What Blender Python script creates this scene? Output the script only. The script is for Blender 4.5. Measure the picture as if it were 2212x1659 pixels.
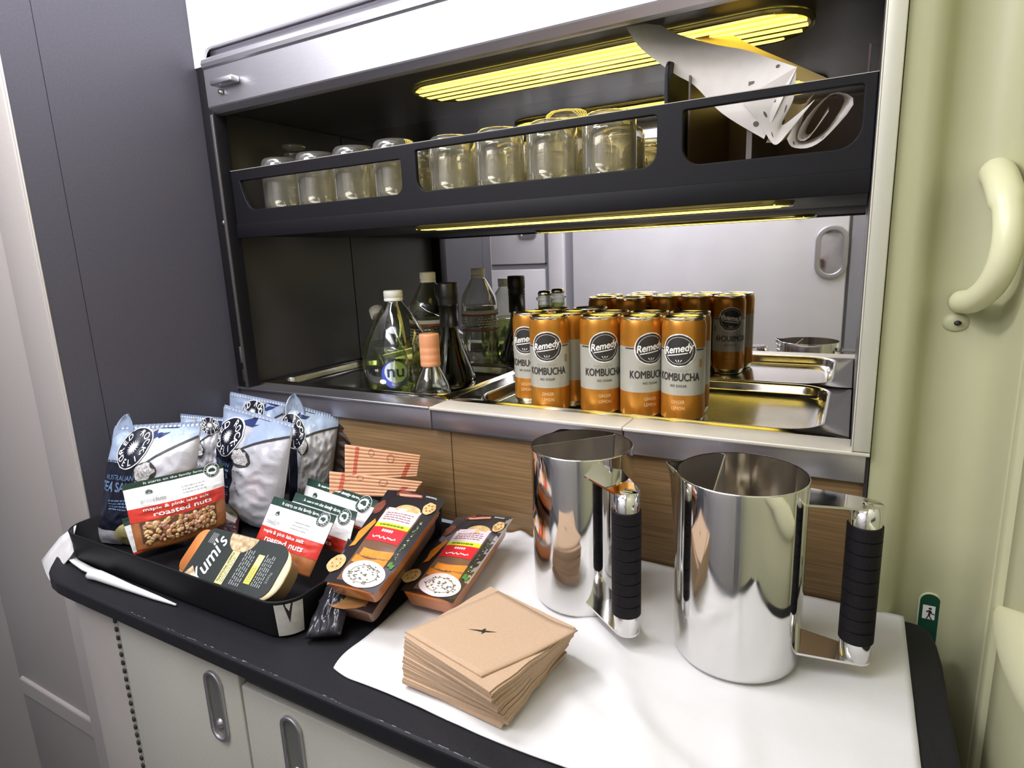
import bpy, bmesh, math, random
from mathutils import Vector, Matrix, noise
PI = math.pi
for o in list(bpy.data.objects):
    bpy.data.objects.remove(o, do_unlink=True)
sc = bpy.context.scene
COL = sc.collection
random.seed(7)

# ------------------------------------------------------------------ camera
cam_d = bpy.data.cameras.new('camera')
cam = bpy.data.objects.new('camera', cam_d)
COL.objects.link(cam)
R_ = Matrix(((0.87327853, -0.06723898, 0.48255936),
             (0.48563889, 0.19988547, -0.85099980),
             (-0.03923625, 0.97750945, 0.20720955)))
cam.matrix_world = Matrix.Translation((0.99161, -0.71904, 0.40617)) @ R_.to_4x4()
cam_d.sensor_fit = 'HORIZONTAL'
cam_d.sensor_width = 36.0
cam_d.lens = 36.0 * 1319.64 / 2212.0
cam_d.clip_start = 0.01
sc.camera = cam

# ------------------------------------------------------------------ world, lights, exposure
w = bpy.data.worlds.new('world')
sc.world = w
w.use_nodes = True
w.node_tree.nodes['Background'].inputs[0].default_value = (0.80, 0.84, 1.0, 1)
w.node_tree.nodes['Background'].inputs[1].default_value = 0.35
sc.view_settings.view_transform = 'Standard'
sc.view_settings.look = 'None'
sc.view_settings.exposure = 0.0
sc.view_settings.gamma = 1.0
sc.view_settings.use_curve_mapping = False
sc.cycles.max_bounces = 16
sc.cycles.glossy_bounces = 10
sc.cycles.transparent_max_bounces = 24

def area(name, loc, target, sx, sy, power, color):
    l = bpy.data.lights.new(name, 'AREA')
    l.shape = 'RECTANGLE'; l.size = sx; l.size_y = sy
    l.energy = power; l.color = color
    o = bpy.data.objects.new(name, l)
    COL.objects.link(o)
    o.location = loc
    d = Vector(target) - Vector(loc)
    o.rotation_euler = d.to_track_quat('-Z', 'Y').to_euler()
    return o
# the ceiling lamp of the galley aisle, an added pale yellow fill for the right wall
area('ceiling_light', (0.22, -0.38, 1.06), (0.34, -0.20, 0.0), 0.44, 0.14, 8.2, (0.97, 0.96, 1.0))
area('right_wall_fill', (0.85, -0.85, 1.10), (1.05, -0.1, 0.2), 0.25, 0.20, 1.1, (1.0, 1.0, 0.82))
area('aisle_light', (0.30, -0.90, 1.20), (0.35, -1.0, 0.0), 1.2, 0.25, 12.0, (0.94, 0.93, 1.0))
area('front_fill_light', (0.15, -1.02, 0.95), (0.45, 0.0, 0.25), 0.9, 0.18, 5.5, (0.97, 0.96, 1.0))  # added fill aimed at the galley front, not a fitting of the aisle

# ------------------------------------------------------------------ materials
MATS = {}
def mat(name, col, rough=0.5, metal=0.0, spec=0.5, noise_amt=0.0, noise_scale=60.0, bump=0.0, bump_scale=200.0,
        coat=0.0, emit=None, estr=0.0, col2=None, stretch=None, rough_var=0.0):
    if name in MATS: return MATS[name]
    m = bpy.data.materials.new(name)
    m.use_nodes = True
    nt = m.node_tree
    b = nt.nodes['Principled BSDF']
    b.inputs['Base Color'].default_value = (*col, 1)
    b.inputs['Roughness'].default_value = rough
    b.inputs['Metallic'].default_value = metal
    b.inputs['Specular IOR Level'].default_value = spec
    b.inputs['Coat Weight'].default_value = coat
    b.inputs['Coat Roughness'].default_value = 0.08
    if emit:
        b.inputs['Emission Color'].default_value = (*emit, 1)
        b.inputs['Emission Strength'].default_value = estr
    if noise_amt or bump or col2 or rough_var:
        tc = nt.nodes.new('ShaderNodeTexCoord')
        mp = nt.nodes.new('ShaderNodeMapping')
        nt.links.new(tc.outputs['Object'], mp.inputs['Vector'])
        if stretch: mp.inputs['Scale'].default_value = stretch
    if noise_amt or col2:
        n = nt.nodes.new('ShaderNodeTexNoise'); n.inputs['Scale'].default_value = noise_scale
        n.inputs['Detail'].default_value = 5
        nt.links.new(mp.outputs['Vector'], n.inputs['Vector'])
        r = nt.nodes.new('ShaderNodeValToRGB')
        c2 = col2 if col2 else tuple(max(0, c * (1 - noise_amt)) for c in col)
        r.color_ramp.elements[0].position = 0.35; r.color_ramp.elements[1].position = 0.65
        r.color_ramp.elements[0].color = (*c2, 1); r.color_ramp.elements[1].color = (*col, 1)
        nt.links.new(n.outputs['Fac'], r.inputs['Fac'])
        nt.links.new(r.outputs['Color'], b.inputs['Base Color'])
    if rough_var:
        n = nt.nodes.new('ShaderNodeTexNoise'); n.inputs['Scale'].default_value = 22
        n.inputs['Detail'].default_value = 6
        nt.links.new(mp.outputs['Vector'], n.inputs['Vector'])
        mr = nt.nodes.new('ShaderNodeMapRange')
        mr.inputs['From Min'].default_value = 0.4; mr.inputs['From Max'].default_value = 0.75
        mr.inputs['To Min'].default_value = rough; mr.inputs['To Max'].default_value = rough + rough_var
        nt.links.new(n.outputs['Fac'], mr.inputs['Value'])
        nt.links.new(mr.outputs['Result'], b.inputs['Roughness'])
    if bump:
        n = nt.nodes.new('ShaderNodeTexNoise'); n.inputs['Scale'].default_value = bump_scale
        n.inputs['Detail'].default_value = 4
        nt.links.new(mp.outputs['Vector'], n.inputs['Vector'])
        bp = nt.nodes.new('ShaderNodeBump'); bp.inputs['Strength'].default_value = bump
        bp.inputs['Distance'].default_value = 0.002
        nt.links.new(n.outputs['Fac'], bp.inputs['Height'])
        nt.links.new(bp.outputs['Normal'], b.inputs['Normal'])
    MATS[name] = m
    return m
def glassmat(name, col, rough=0.0, ior=1.45):
    m = bpy.data.materials.new(name); m.use_nodes = True
    b = m.node_tree.nodes['Principled BSDF']
    b.inputs['Base Color'].default_value = (*col, 1)
    b.inputs['Roughness'].default_value = rough
    b.inputs['Transmission Weight'].default_value = 1.0
    b.inputs['IOR'].default_value = ior
    MATS[name] = m
    return m
def thinmat(name, col, alpha, milky=0.0):
    m = bpy.data.materials.new(name); m.use_nodes = True
    nt = m.node_tree
    nt.nodes.clear()
    out = nt.nodes.new('ShaderNodeOutputMaterial')
    mix = nt.nodes.new('ShaderNodeMixShader')
    tr = nt.nodes.new('ShaderNodeBsdfTransparent'); tr.inputs[0].default_value = (*col, 1)
    gl = nt.nodes.new('ShaderNodeBsdfGlossy'); gl.inputs['Roughness'].default_value = 0.06
    lw = nt.nodes.new('ShaderNodeLayerWeight'); lw.inputs['Blend'].default_value = alpha
    nt.links.new(lw.outputs['Facing'], mix.inputs[0])
    nt.links.new(tr.outputs[0], mix.inputs[1]); nt.links.new(gl.outputs[0], mix.inputs[2])
    last = mix
    if milky:
        df = nt.nodes.new('ShaderNodeBsdfDiffuse'); df.inputs[0].default_value = (.80, .80, .74, 1)
        m2 = nt.nodes.new('ShaderNodeMixShader'); m2.inputs[0].default_value = milky
        nt.links.new(mix.outputs[0], m2.inputs[1]); nt.links.new(df.outputs[0], m2.inputs[2]); last = m2
    nt.links.new(last.outputs[0], out.inputs[0])
    MATS[name] = m
    return m

M = dict(
 partition=mat('charcoal_laminate', (0.074, 0.070, 0.090), 0.42, noise_amt=.12, noise_scale=300, bump=.10, bump_scale=700),
 partition_edge=mat('aluminium_edge', (.80, .76, .68), .35, .6),
 beige=mat('beige_panel', (.375, .345, .320), .55, noise_amt=.05, noise_scale=400),
 beige_dark=mat('beige_seam', (.10, .07, .065), .7),
 cabinet=mat('pale_cabinet_laminate', (.43, .42, .37), .5, noise_amt=.05, noise_scale=250),
 hinge=mat('hinge_grey', (.05, .05, .045), .5, .5),
 white=mat('white_laminate', (.82, .81, .86), .45, noise_amt=.04, noise_scale=300),
 opp=mat('pale_grey_laminate', (.80, .78, .82), .5, noise_amt=.10, noise_scale=4),
 oppdark=mat('grey_laminate', (.33, .33, .37), .5),
 counter=mat('black_counter', (.010, .010, .013), .55, spec=.3, noise_amt=.3, noise_scale=260, bump=.08, bump_scale=600),
 black=mat('black_plastic', (.008, .0075, .009), .5, spec=.2),
 blackrail=mat('black_rail', (.006, .0055, .007), .55, spec=.18),
 darkcav=mat('dark_cavity_laminate', (.040, .037, .036), .30),
 satin=mat('satin_aluminium', (.56, .55, .58), .38, 1.0, bump=.05, bump_scale=500, stretch=(.05, 1, 1)),
 satin_lip=mat('cream_aluminium_lip', (.72, .68, .60), .42, .35, bump=.05, bump_scale=600),
 fascia=mat('lilac_grey_fascia', (.42, .40, .44), .30, .85, bump=.04, bump_scale=400, stretch=(.05, 1, 1)),
 steel=mat('stainless_pan', (.62, .60, .55), .13, 1.0, rough_var=.10),
 chrome=mat('polished_steel', (.74, .73, .72), .05, 1.0, rough_var=.12),
 chrome_in=mat('brushed_steel_inside', (.58, .54, .50), .30, 1.0),
 mirror=mat('mirror', (.78, .77, .78), .015, 1.0),
 polished_in=mat('polished_inside', (.90, .88, .84), .06, 1.0, rough_var=.08),
 leather=mat('black_leather_wrap', (.007, .006, .008), .6, spec=.2, bump=.3, bump_scale=900),
 post=mat('cream_post', (.60, .59, .50), .35, .3, bump=.04, bump_scale=500),
 lining=mat('green_cream_lining', (.44, .44, .27), .45, bump=.03, bump_scale=120),
 lining_hi=mat('cream_handle', (.66, .66, .42), .35),
 linen=mat('white_linen', (.66, .65, .645), .8, bump=.12, bump_scale=900),
 napkin=mat('kraft_napkin', (.50, .345, .225), .85, noise_amt=.08, noise_scale=500, bump=.15, bump_scale=900),
 ink=mat('black_ink', (.02, .018, .016), .5),
 lamp=mat('lamp_strip', (1, .9, .4), .4, emit=(1.0, .75, .11), estr=3.4),
 lamp_body=mat('lamp_lens', (.38, .32, .10), .15, .6),
 tan_text=mat('pale_ink', (.80, .80, .80), .5),
)
def wood():
    m = bpy.data.materials.new('wood_laminate'); m.use_nodes = True
    nt = m.node_tree; b = nt.nodes['Principled BSDF']
    tc = nt.nodes.new('ShaderNodeTexCoord'); mp = nt.nodes.new('ShaderNodeMapping')
    mp.inputs['Scale'].default_value = (5, 5, 260)
    n = nt.nodes.new('ShaderNodeTexNoise'); n.inputs['Scale'].default_value = 1.6; n.inputs['Detail'].default_value = 9
    n.inputs['Distortion'].default_value = .25
    r = nt.nodes.new('ShaderNodeValToRGB')
    r.color_ramp.elements[0].position = .33; r.color_ramp.elements[0].color = (.15, .088, .035, 1)
    r.color_ramp.elements[1].position = .68; r.color_ramp.elements[1].color = (.27, .165, .075, 1)
    nt.links.new(tc.outputs['Object'], mp.inputs['Vector']); nt.links.new(mp.outputs['Vector'], n.inputs['Vector'])
    nt.links.new(n.outputs['Fac'], r.inputs['Fac']); nt.links.new(r.outputs['Color'], b.inputs['Base Color'])
    b.inputs['Roughness'].default_value = .45
    return m
M['wood'] = wood()
M['glass'] = glassmat('clear_glass', (.97, .97, .90))
M['pet'] = thinmat('clear_plastic_skin', (.86, .88, .82), .40)
M['liquid'] = thinmat('pale_green_drink', (.66, .72, .38), .22)
M['water'] = thinmat('clear_drink', (.86, .86, .80), .25)
M['tumbler'] = thinmat('tumbler_glass', (.93, .91, .80), .50, .06)
M['green_glass'] = thinmat('dark_bottle_glass', (.20, .21, .08), .30)
M['film'] = thinmat('clear_film', (.75, .70, .66), .35)

# ------------------------------------------------------------------ object helpers
def link(name, mesh, parent=None, mats=None, smooth=False, label=None, stuff=False):
    o = bpy.data.objects.new(name, mesh)
    COL.objects.link(o)
    for m in (mats or []):
        mesh.materials.append(m)
    if smooth:
        for p in mesh.polygons: p.use_smooth = True
    if parent:
        # meshes are written in world coordinates; parents are placed before children are added
        root = parent
        off = Vector((0, 0, 0)); q = parent
        while q is not None:
            off += Vector(q.location); q = q.parent
        mesh.transform(Matrix.Translation(-off))
        o.parent = parent
    if label: o['label'] = label
    if stuff: o['kind'] = 'stuff'
    return o
def thing(name, label, cat, loc=(0, 0, 0), group=None):
    o = bpy.data.objects.new(name, None)
    COL.objects.link(o); o.location = loc; o.empty_display_size = .02
    o['label'] = label; o['category'] = cat
    if group: o['group'] = group
    return o
def tag(o, label, cat, group=None):
    o['label'] = label; o['category'] = cat
    if group: o['group'] = group
    return o
def struct(o):
    o['kind'] = 'structure'; return o
def dup(root, loc=None, rotz=None, label=None):
    r = root.copy(); COL.objects.link(r)
    if loc is not None: r.location = loc
    if rotz is not None: r.rotation_euler = (0, 0, rotz)
    if label: r['label'] = label
    for ch in list(root.children):
        c = ch.copy(); COL.objects.link(c); c.parent = r
        for g in list(ch.children):
            d = g.copy(); COL.objects.link(d); d.parent = c
    return r

class MB:
    """collects geometry with material slots into one mesh"""
    def __init__(s): s.v = []; s.f = []; s.mi = []; s.mats = []; s.sm = []
    def slot(s, m):
        if m not in s.mats: s.mats.append(m)
        return s.mats.index(m)
    def add(s, vs, fs, m, smooth=True):
        k = len(s.v); s.v += [tuple(x) for x in vs]
        i = s.slot(m)
        for f in fs:
            s.f.append([a + k for a in f]); s.mi.append(i); s.sm.append(smooth)
    def box(s, x0, x1, y0, y1, z0, z1, m, bev=0.0):
        bm = bmesh.new()
        bmesh.ops.create_cube(bm, size=1)
        for v in bm.verts:
            v.co = Vector(((x0 + x1) / 2 + v.co.x * (x1 - x0), (y0 + y1) / 2 + v.co.y * (y1 - y0), (z0 + z1) / 2 + v.co.z * (z1 - z0)))
        if bev:
            bmesh.ops.bevel(bm, geom=bm.edges[:], offset=bev, segments=2, profile=.5, affect='EDGES')
        s.addbm(bm, m, bool(bev))
    def addbm(s, bm, m, smooth=False):
        bm.verts.index_update()
        s.add([v.co[:] for v in bm.verts], [[v.index for v in f.verts] for f in bm.faces], m, smooth)
        bm.free()
    def lathe(s, prof, m, c=(0, 0, 0), n=40, cap=False, sx=1, sy=1, smooth=True):
        vs = []; fs = []
        for r, z in prof:
            for i in range(n):
                a = 2 * PI * i / n
                vs.append((c[0] + r * sx * math.cos(a), c[1] + r * sy * math.sin(a), c[2] + z))
        for j in range(len(prof) - 1):
            for i in range(n):
                k = (i + 1) % n
                fs.append([j * n + i, j * n + k, (j + 1) * n + k, (j + 1) * n + i])
        if cap:
            fs.append([i for i in range(n)][::-1]); fs.append([(len(prof) - 1) * n + i for i in range(n)])
        s.add(vs, fs, m, smooth)
    def rings(s, rings, m, cap0=False, cap1=False, smooth=True):
        n = len(rings[0]); vs = [p for r in rings for p in r]; fs = []
        for j in range(len(rings) - 1):
            for i in range(n):
                k = (i + 1) % n
                fs.append([j * n + i, j * n + k, (j + 1) * n + k, (j + 1) * n + i])
        if cap0: fs.append(list(range(n))[::-1])
        if cap1: fs.append([(len(rings) - 1) * n + i for i in range(n)])
        s.add(vs, fs, m, smooth)
    def tube(s, pts, rad, m, n=12, closed=True):
        pts = [Vector(p) for p in pts]
        rings = []
        up = Vector((0, 0, 1)); prev = None
        for i, p in enumerate(pts):
            t = (pts[min(i + 1, len(pts) - 1)] - pts[max(i - 1, 0)]).normalized()
            if prev is None:
                a = t.orthogonal().normalized()
            else:
                a = (prev - t * prev.dot(t)).normalized()
            prev = a
            b = t.cross(a)
            r = rad[i] if isinstance(rad, (list, tuple)) else rad
            rings.append([p + (a * math.cos(2 * PI * k / n) + b * math.sin(2 * PI * k / n)) * r for k in range(n)])
        s.rings(rings, m, closed, closed)
    def build(s, name, parent=None, label=None, smooth=None, stuff=False):
        me = bpy.data.meshes.new(name)
        me.from_pydata([Vector(v) for v in s.v], [], s.f)
        for i, p in enumerate(me.polygons):
            p.material_index = s.mi[i]; p.use_smooth = s.sm[i]
        for m in s.mats: me.materials.append(m)
        me.update()
        return link(name, me, parent, None, False, label, stuff)

def arc(cx, cy, r, a0, a1, n=6):
    return [(cx + r * math.cos(a0 + (a1 - a0) * i / n), cy + r * math.sin(a0 + (a1 - a0) * i / n)) for i in range(n + 1)]
def rrect(x0, x1, y0, y1, r, n=6):
    if not isinstance(r, (tuple, list)): r = (r,) * 4   # bl, br, tr, tl
    p = []
    p += arc(x0 + r[0], y0 + r[0], r[0], PI, 1.5 * PI, n)
    p += arc(x1 - r[1], y0 + r[1], r[1], 1.5 * PI, 2 * PI, n)
    p += arc(x1 - r[2], y1 - r[2], r[2], 0, .5 * PI, n)
    p += arc(x0 + r[3], y1 - r[3], r[3], .5 * PI, PI, n)
    return p
def shape2d(loops, thick, mtx, m, bev=0.0):
    """filled outline with holes, extruded; local x,y in the plane, z the thickness; returns MB-ready mesh in an MB"""
    cu = bpy.data.curves.new('tmp', 'CURVE'); cu.dimensions = '2D'; cu.fill_mode = 'BOTH'
    for L in loops:
        sp = cu.splines.new('POLY'); sp.points.add(len(L) - 1)
        for i, q in enumerate(L): sp.points[i].co = (q[0], q[1], 0, 1)
        sp.use_cyclic_u = True
    cu.extrude = thick / 2 - bev; cu.bevel_depth = bev; cu.bevel_resolution = 2
    cu.offset = -bev if bev else 0
    o = bpy.data.objects.new('tmp', cu); COL.objects.link(o)
    dg = bpy.context.evaluated_depsgraph_get()
    me = bpy.data.meshes.new_from_object(o.evaluated_get(dg))
    bpy.data.objects.remove(o); bpy.data.curves.remove(cu)
    vs = [mtx @ v.co for v in me.vertices]; fs = [list(p.vertices) for p in me.polygons]
    mb = MB(); mb.add(vs, fs, m, False)
    bpy.data.meshes.remove(me)
    return mb
def XZ(y=0, back=False):   # plane facing -y : local x->x, local y->z, thickness along y
    return Matrix(((1, 0, 0, 0), (0, 0, -1, y), (0, 1, 0, 0), (0, 0, 0, 1)))

_tc = {}
def text_mesh(s, bold=0.0, shear=0.0, space=1.0):
    key = (s, bold, shear, space)
    if key in _tc: return _tc[key]
    cu = bpy.data.curves.new('tmptext', 'FONT'); cu.body = s
    cu.align_x = 'CENTER'; cu.align_y = 'CENTER'; cu.size = 1.0; cu.resolution_u = 3
    cu.offset = bold; cu.shear = shear; cu.space_character = space
    o = bpy.data.objects.new('tmptext', cu); COL.objects.link(o)
    dg = bpy.context.evaluated_depsgraph_get()
    me = bpy.data.meshes.new_from_object(o.evaluated_get(dg))
    bpy.data.objects.remove(o); bpy.data.curves.remove(cu)
    bm = bmesh.new(); bm.from_mesh(me); bpy.data.meshes.remove(me)
    bmesh.ops.triangulate(bm, faces=bm.faces[:])
    for _ in range(1):
        es = [e for e in bm.edges if e.calc_length() > .35]
        if es: bmesh.ops.subdivide_edges(bm, edges=es, cuts=1)
    bmesh.ops.triangulate(bm, faces=bm.faces[:])
    bm.verts.index_update()
    v = [(p.co.x, p.co.y) for p in bm.verts]; f = [[q.index for q in p.verts] for p in bm.faces]
    bm.free()
    if v:
        mx = max(p[0] for p in v); mn = min(p[0] for p in v); hy = max(p[1] for p in v); ly = min(p[1] for p in v)
        v = [(p[0] - (mx + mn) / 2, p[1] - (hy + ly) / 2) for p in v]
        _tc[key] = (v, f, mx - mn, hy - ly)
    else: _tc[key] = ([], [], 1, 1)
    return _tc[key]

class Surf:
    """decals on a parametric surface P(u,v) -> (point, normal); u, v in metres along the surface"""
    def __init__(s, P, mb, eps=.00022, dens=1): s.P = P; s.mb = mb; s.eps = eps; s.dens = dens
    def put(s, v2, f, m, lev=1, smooth=True):
        out = []
        for u, v in v2:
            p, n = s.P(u, v); out.append(p + n * (lev * s.eps))
        s.mb.add(out, f, m, smooth)
    def rect(s, u0, u1, v0, v1, m, lev=1, n=8, k=8, warp=None):
        n *= s.dens; k *= s.dens
        vs = []; fs = []
        for j in range(k + 1):
            for i in range(n + 1):
                a, b = i / n, j / k
                u, v = u0 + (u1 - u0) * a, v0 + (v1 - v0) * b
                if warp: u, v = warp(u, v)
                vs.append((u, v))
        for j in range(k):
            for i in range(n):
                q = j * (n + 1) + i; fs.append([q, q + 1, q + n + 2, q + n + 1])
        s.put(vs, fs, m, lev)
    def disc(s, cu, cv, ru, rv, m, lev=1, n=28, r0=0.0, wob=0, seed=0, rings=3):
        rings *= s.dens
        vs = []; fs = []
        rs = [r0 + (1 - r0) * i / rings for i in range(rings + 1)]
        rnd = random.Random(seed); wb = [1 + wob * (rnd.random() - .5) for _ in range(n)]
        for r in rs:
            for i in range(n):
                a = 2 * PI * i / n; rr = r * (wb[i] if wob else 1)
                vs.append((cu + ru * rr * math.cos(a), cv + rv * rr * math.sin(a)))
        for j in range(rings):
            for i in range(n):
                k = (i + 1) % n; fs.append([j * n + i, j * n + k, (j + 1) * n + k, (j + 1) * n + i])
        s.put(vs, fs, m, lev)
    def poly(s, pts, m, lev=1):
        bm = bmesh.new(); vv = [bm.verts.new((p[0], p[1], 0)) for p in pts]; bm.faces.new(vv)
        bmesh.ops.triangulate(bm, faces=bm.faces[:])
        bm.verts.index_update()
        v = [(p.co.x, p.co.y) for p in bm.verts]; f = [[q.index for q in p.verts] for p in bm.faces]; bm.free()
        s.put(v, f, m, lev)
    def star(s, cu, cv, ru, rv, n, m, lev=1, inner=.35):
        pts = []
        for i in range(2 * n):
            a = PI * i / n; r = 1 if i % 2 == 0 else inner
            pts.append((cu + ru * r * math.cos(a), cv + rv * r * math.sin(a)))
        c = (cu, cv); vs = [c] + pts
        s.put(vs, [[0, 1 + i, 1 + (i + 1) % (2 * n)] for i in range(2 * n)], m, lev)
    def text(s, t, cu, cv, w, h, m, lev=2, rot=0.0, bold=.0, shear=0.0, space=1.0, warp=None):
        v, f, tw, th = text_mesh(t, 0.0, shear, space)
        ca, sa = math.cos(rot), math.sin(rot)
        d = bold * h * .9
        for k, (ox, oy) in enumerate(((0, 0),) if d <= 0 else ((-d, 0), (d, 0), (0, -d), (0, d))):
            out = []
            for x, y in v:
                x = x / tw * w + ox; y = y / th * h + oy
                u_, v_ = cu + x * ca - y * sa, cv + x * sa + y * ca
                if warp: u_, v_ = warp(u_, v_)
                out.append((u_, v_))
            s.put(out, f, m, lev + .07 * k)
    def ringtext(s, t, cu, cv, ru, rv, size, m, a0, a1, lev=2, bold=.03, flip=False):
        n = len(t)
        for i, ch in enumerate(t):
            if ch == ' ': continue
            a = a0 + (a1 - a0) * (i / (n - 1) if n > 1 else 0)
            v, f, tw, th = text_mesh(ch, .012)
            rot = a - PI / 2 if not flip else a + PI / 2
            out = []
            ca, sa = math.cos(rot), math.sin(rot)
            for x, y in v:
                x = x / th * size * .95; y = y / th * size
                out.append((cu + ru * math.cos(a) + (x * ca - y * sa), cv + rv * math.sin(a) + (x * sa + y * ca)))
            s.put(out, f, m, lev)
    def lines(s, cu, cv, w, h, n, m, lev=2, rot=0.0, seed=0, fill=.45):
        """rows of unreadable small print as short dashes"""
        rnd = random.Random(seed); ca, sa = math.cos(rot), math.sin(rot)
        for i in range(n):
            y = (i + .5) / n * h - h / 2; x = -w / 2
            while x < w / 2:
                L = rnd.uniform(.06, .16) * w
                if x + L > w / 2: break
                t = h / n * fill / 2
                q = [(x, y - t), (x + L, y - t), (x + L, y + t), (x, y + t)]
                s.put([(cu + a * ca - b * sa, cv + a * sa + b * ca) for a, b in q], [[0, 1, 2, 3]], m, lev)
                x += L + .03 * w
QUADS = {"chipA": [[0.046, -0.2486, 0.178], [0.1754, -0.1952, 0.1842], [0.1469, -0.227, 0.006], [0.0118, -0.2821, 0.006]], "chipA2": [[0.01, -0.1245, 0.1624], [0.0544, -0.0765, 0.1471], [0.0577, -0.0952, 0.006], [0.017, -0.1415, 0.006]], "chipB": [[0.1029, -0.1063, 0.1823], [0.2888, -0.1289, 0.1748], [0.2515, -0.1479, 0.01], [0.0907, -0.1293, 0.01]], "chipC": [[0.0142, -0.0298, 0.1804], [0.143, -0.0197, 0.1684], [0.1197, -0.0328, 0.01], [0.0006, -0.0429, 0.01]], "chipD": [[0.1842, -0.048, 0.1794], [0.2371, 0.0113, 0.1441], [0.2213, -0.0144, 0.006], [0.1788, -0.0635, 0.006]], "N1": [[0.1432, -0.3011, 0.1228], [0.1805, -0.1751, 0.1183], [0.1997, -0.1959, 0.034], [0.1675, -0.3087, 0.034]], "N5": [[0.1117, -0.2931, 0.064], [0.1387, -0.2148, 0.0719], [0.1551, -0.2167, 0.012], [0.1267, -0.2928, 0.012]], "N2": [[0.3002, -0.1849, 0.0888], [0.4253, -0.1917, 0.0855], [0.4134, -0.2368, 0.018], [0.2939, -0.2325, 0.018]], "N3": [[0.2924, -0.141, 0.0767], [0.4234, -0.1535, 0.0748], [0.4321, -0.1894, 0.03], [0.2939, -0.1777, 0.03]], "N4": [[0.2701, -0.0959, 0.0806], [0.4306, -0.1185, 0.0785], [0.4234, -0.1418, 0.04], [0.2755, -0.1222, 0.04]], "hum": [[0.2576, -0.2668, 0.0784], [0.424, -0.2753, 0.0674], [0.4431, -0.3134, 0.035], [0.2906, -0.3176, 0.035]], "S1": [[0.4662, -0.1376, 0.105], [0.5497, -0.1315, 0.105], [0.5717, -0.2888, 0.065], [0.5056, -0.2934, 0.065]], "S3": [[0.4632, -0.1264, 0.075], [0.5275, -0.1141, 0.075], [0.5548, -0.2799, 0.032], [0.4862, -0.2875, 0.032]], "S2": [[0.5334, -0.0792, 0.055], [0.5998, -0.0494, 0.055], [0.6229, -0.2246, 0.032], [0.5559, -0.2279, 0.032]], "K1": [[0.3448, -0.0871, 0.1409], [0.4403, -0.0331, 0.1198], [0.4412, -0.0455, 0.09], [0.354, -0.1033, 0.09]], "K2": [[0.3254, -0.1039, 0.1019], [0.4613, -0.0605, 0.0912], [0.4531, -0.0739, 0.07], [0.3339, -0.1166, 0.07]]}
CARD = {"A1": [[0.7358, 0.035, 0.6605], [0.7526, 0.04, 0.6354], [0.7883, 0.05, 0.6052], [0.8114, 0.055, 0.5891], [0.8434, 0.055, 0.5546], [0.89, 0.05, 0.5209]], "B1": [[0.7602, 0.075, 0.6716], [0.7824, 0.08, 0.6565], [0.8258, 0.08, 0.6369], [0.8628, 0.075, 0.6226], [0.894, 0.065, 0.6052], [0.9199, 0.052, 0.5899]], "A2": [[0.7607, 0.14, 0.6819], [0.8155, 0.13, 0.6497], [0.8557, 0.12, 0.6297], [0.9042, 0.11, 0.5956], [0.9489, 0.1, 0.5742]], "B2": [[0.791, 0.16, 0.6933], [0.8335, 0.15, 0.6636], [0.8683, 0.14, 0.6389], [0.9064, 0.13, 0.6146], [0.958, 0.12, 0.5817]], "A3": [[0.8639, 0.05, 0.5655], [0.8844, 0.05, 0.5386], [0.9014, 0.045, 0.5131], [0.9135, 0.05, 0.5229]], "B3": [[0.919, 0.052, 0.5901], [0.918, 0.055, 0.5608], [0.9078, 0.055, 0.5339], [0.9383, 0.06, 0.5564]], "A4": [[0.8913, 0.06, 0.5182], [0.9081, 0.06, 0.5177], [0.9209, 0.065, 0.5337], [0.9307, 0.07, 0.5594]], "B4": [[0.9027, 0.09, 0.5671], [0.9175, 0.09, 0.5601], [0.9293, 0.09, 0.5608], [0.9358, 0.09, 0.5695]], "A5": [[0.9142, 0.045, 0.5174], [0.9207, 0.04, 0.5075], [0.9379, 0.04, 0.5055], [0.9546, 0.045, 0.5172], [0.9761, 0.05, 0.5468], [0.9557, 0.06, 0.5607], [0.9324, 0.06, 0.5409], [0.9231, 0.058, 0.52], [0.934, 0.056, 0.5165], [0.9524, 0.06, 0.5428]], "B5": [[0.9303, 0.075, 0.5603], [0.9232, 0.075, 0.5203], [0.9369, 0.08, 0.5193], [0.9522, 0.085, 0.5303], [0.9661, 0.09, 0.5578], [0.9522, 0.09, 0.5646], [0.9371, 0.09, 0.5476], [0.9287, 0.09, 0.5291], [0.9358, 0.09, 0.5282], [0.9506, 0.09, 0.5529]]}
DRAPE = [[[0.033, -0.316, 0.0481], [0.0322, -0.32, 0.0368], [0.0325, -0.325, 0.0225], [0.0449, -0.33, 0.0174]], [[-0.0084, -0.322, 0.0236], [0.0019, -0.325, 0.016], [0.0165, -0.33, 0.0091], [0.0394, -0.335, 0.0079]], [[-0.0332, -0.328, 0.001], [-0.0268, -0.33, -0.0078], [-0.0047, -0.336, -0.0126], [0.026, -0.342, -0.0069]], [[-0.049, -0.335, -0.0164], [-0.0382, -0.338, -0.0238], [-0.0156, -0.345, -0.0269], [0.004, -0.35, -0.0291]]]
# ------------------------------------------------------------------ room shell
CZ, FZ = 1.25, -0.90          # ceiling and floor heights, the counter top is z = 0
b = MB(); b.box(-1.6, 1.9, -1.25, .75, FZ - .05, FZ, mat('floor_vinyl', (.12, .12, .13), .6, noise_amt=.3)); struct(b.build('floor'))
b = MB(); b.box(-1.6, 1.9, -1.25, .75, CZ, CZ + .05, mat('ceiling_white', (.75, .75, .75), .6)); struct(b.build('ceiling'))

# wall_back : the galley block the cupboard is set into (behind the mirror)
b = MB(); b.box(-.02, 1.02, .34, .40, 0, CZ, M['darkcav']); struct(b.build('wall_back'))

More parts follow.
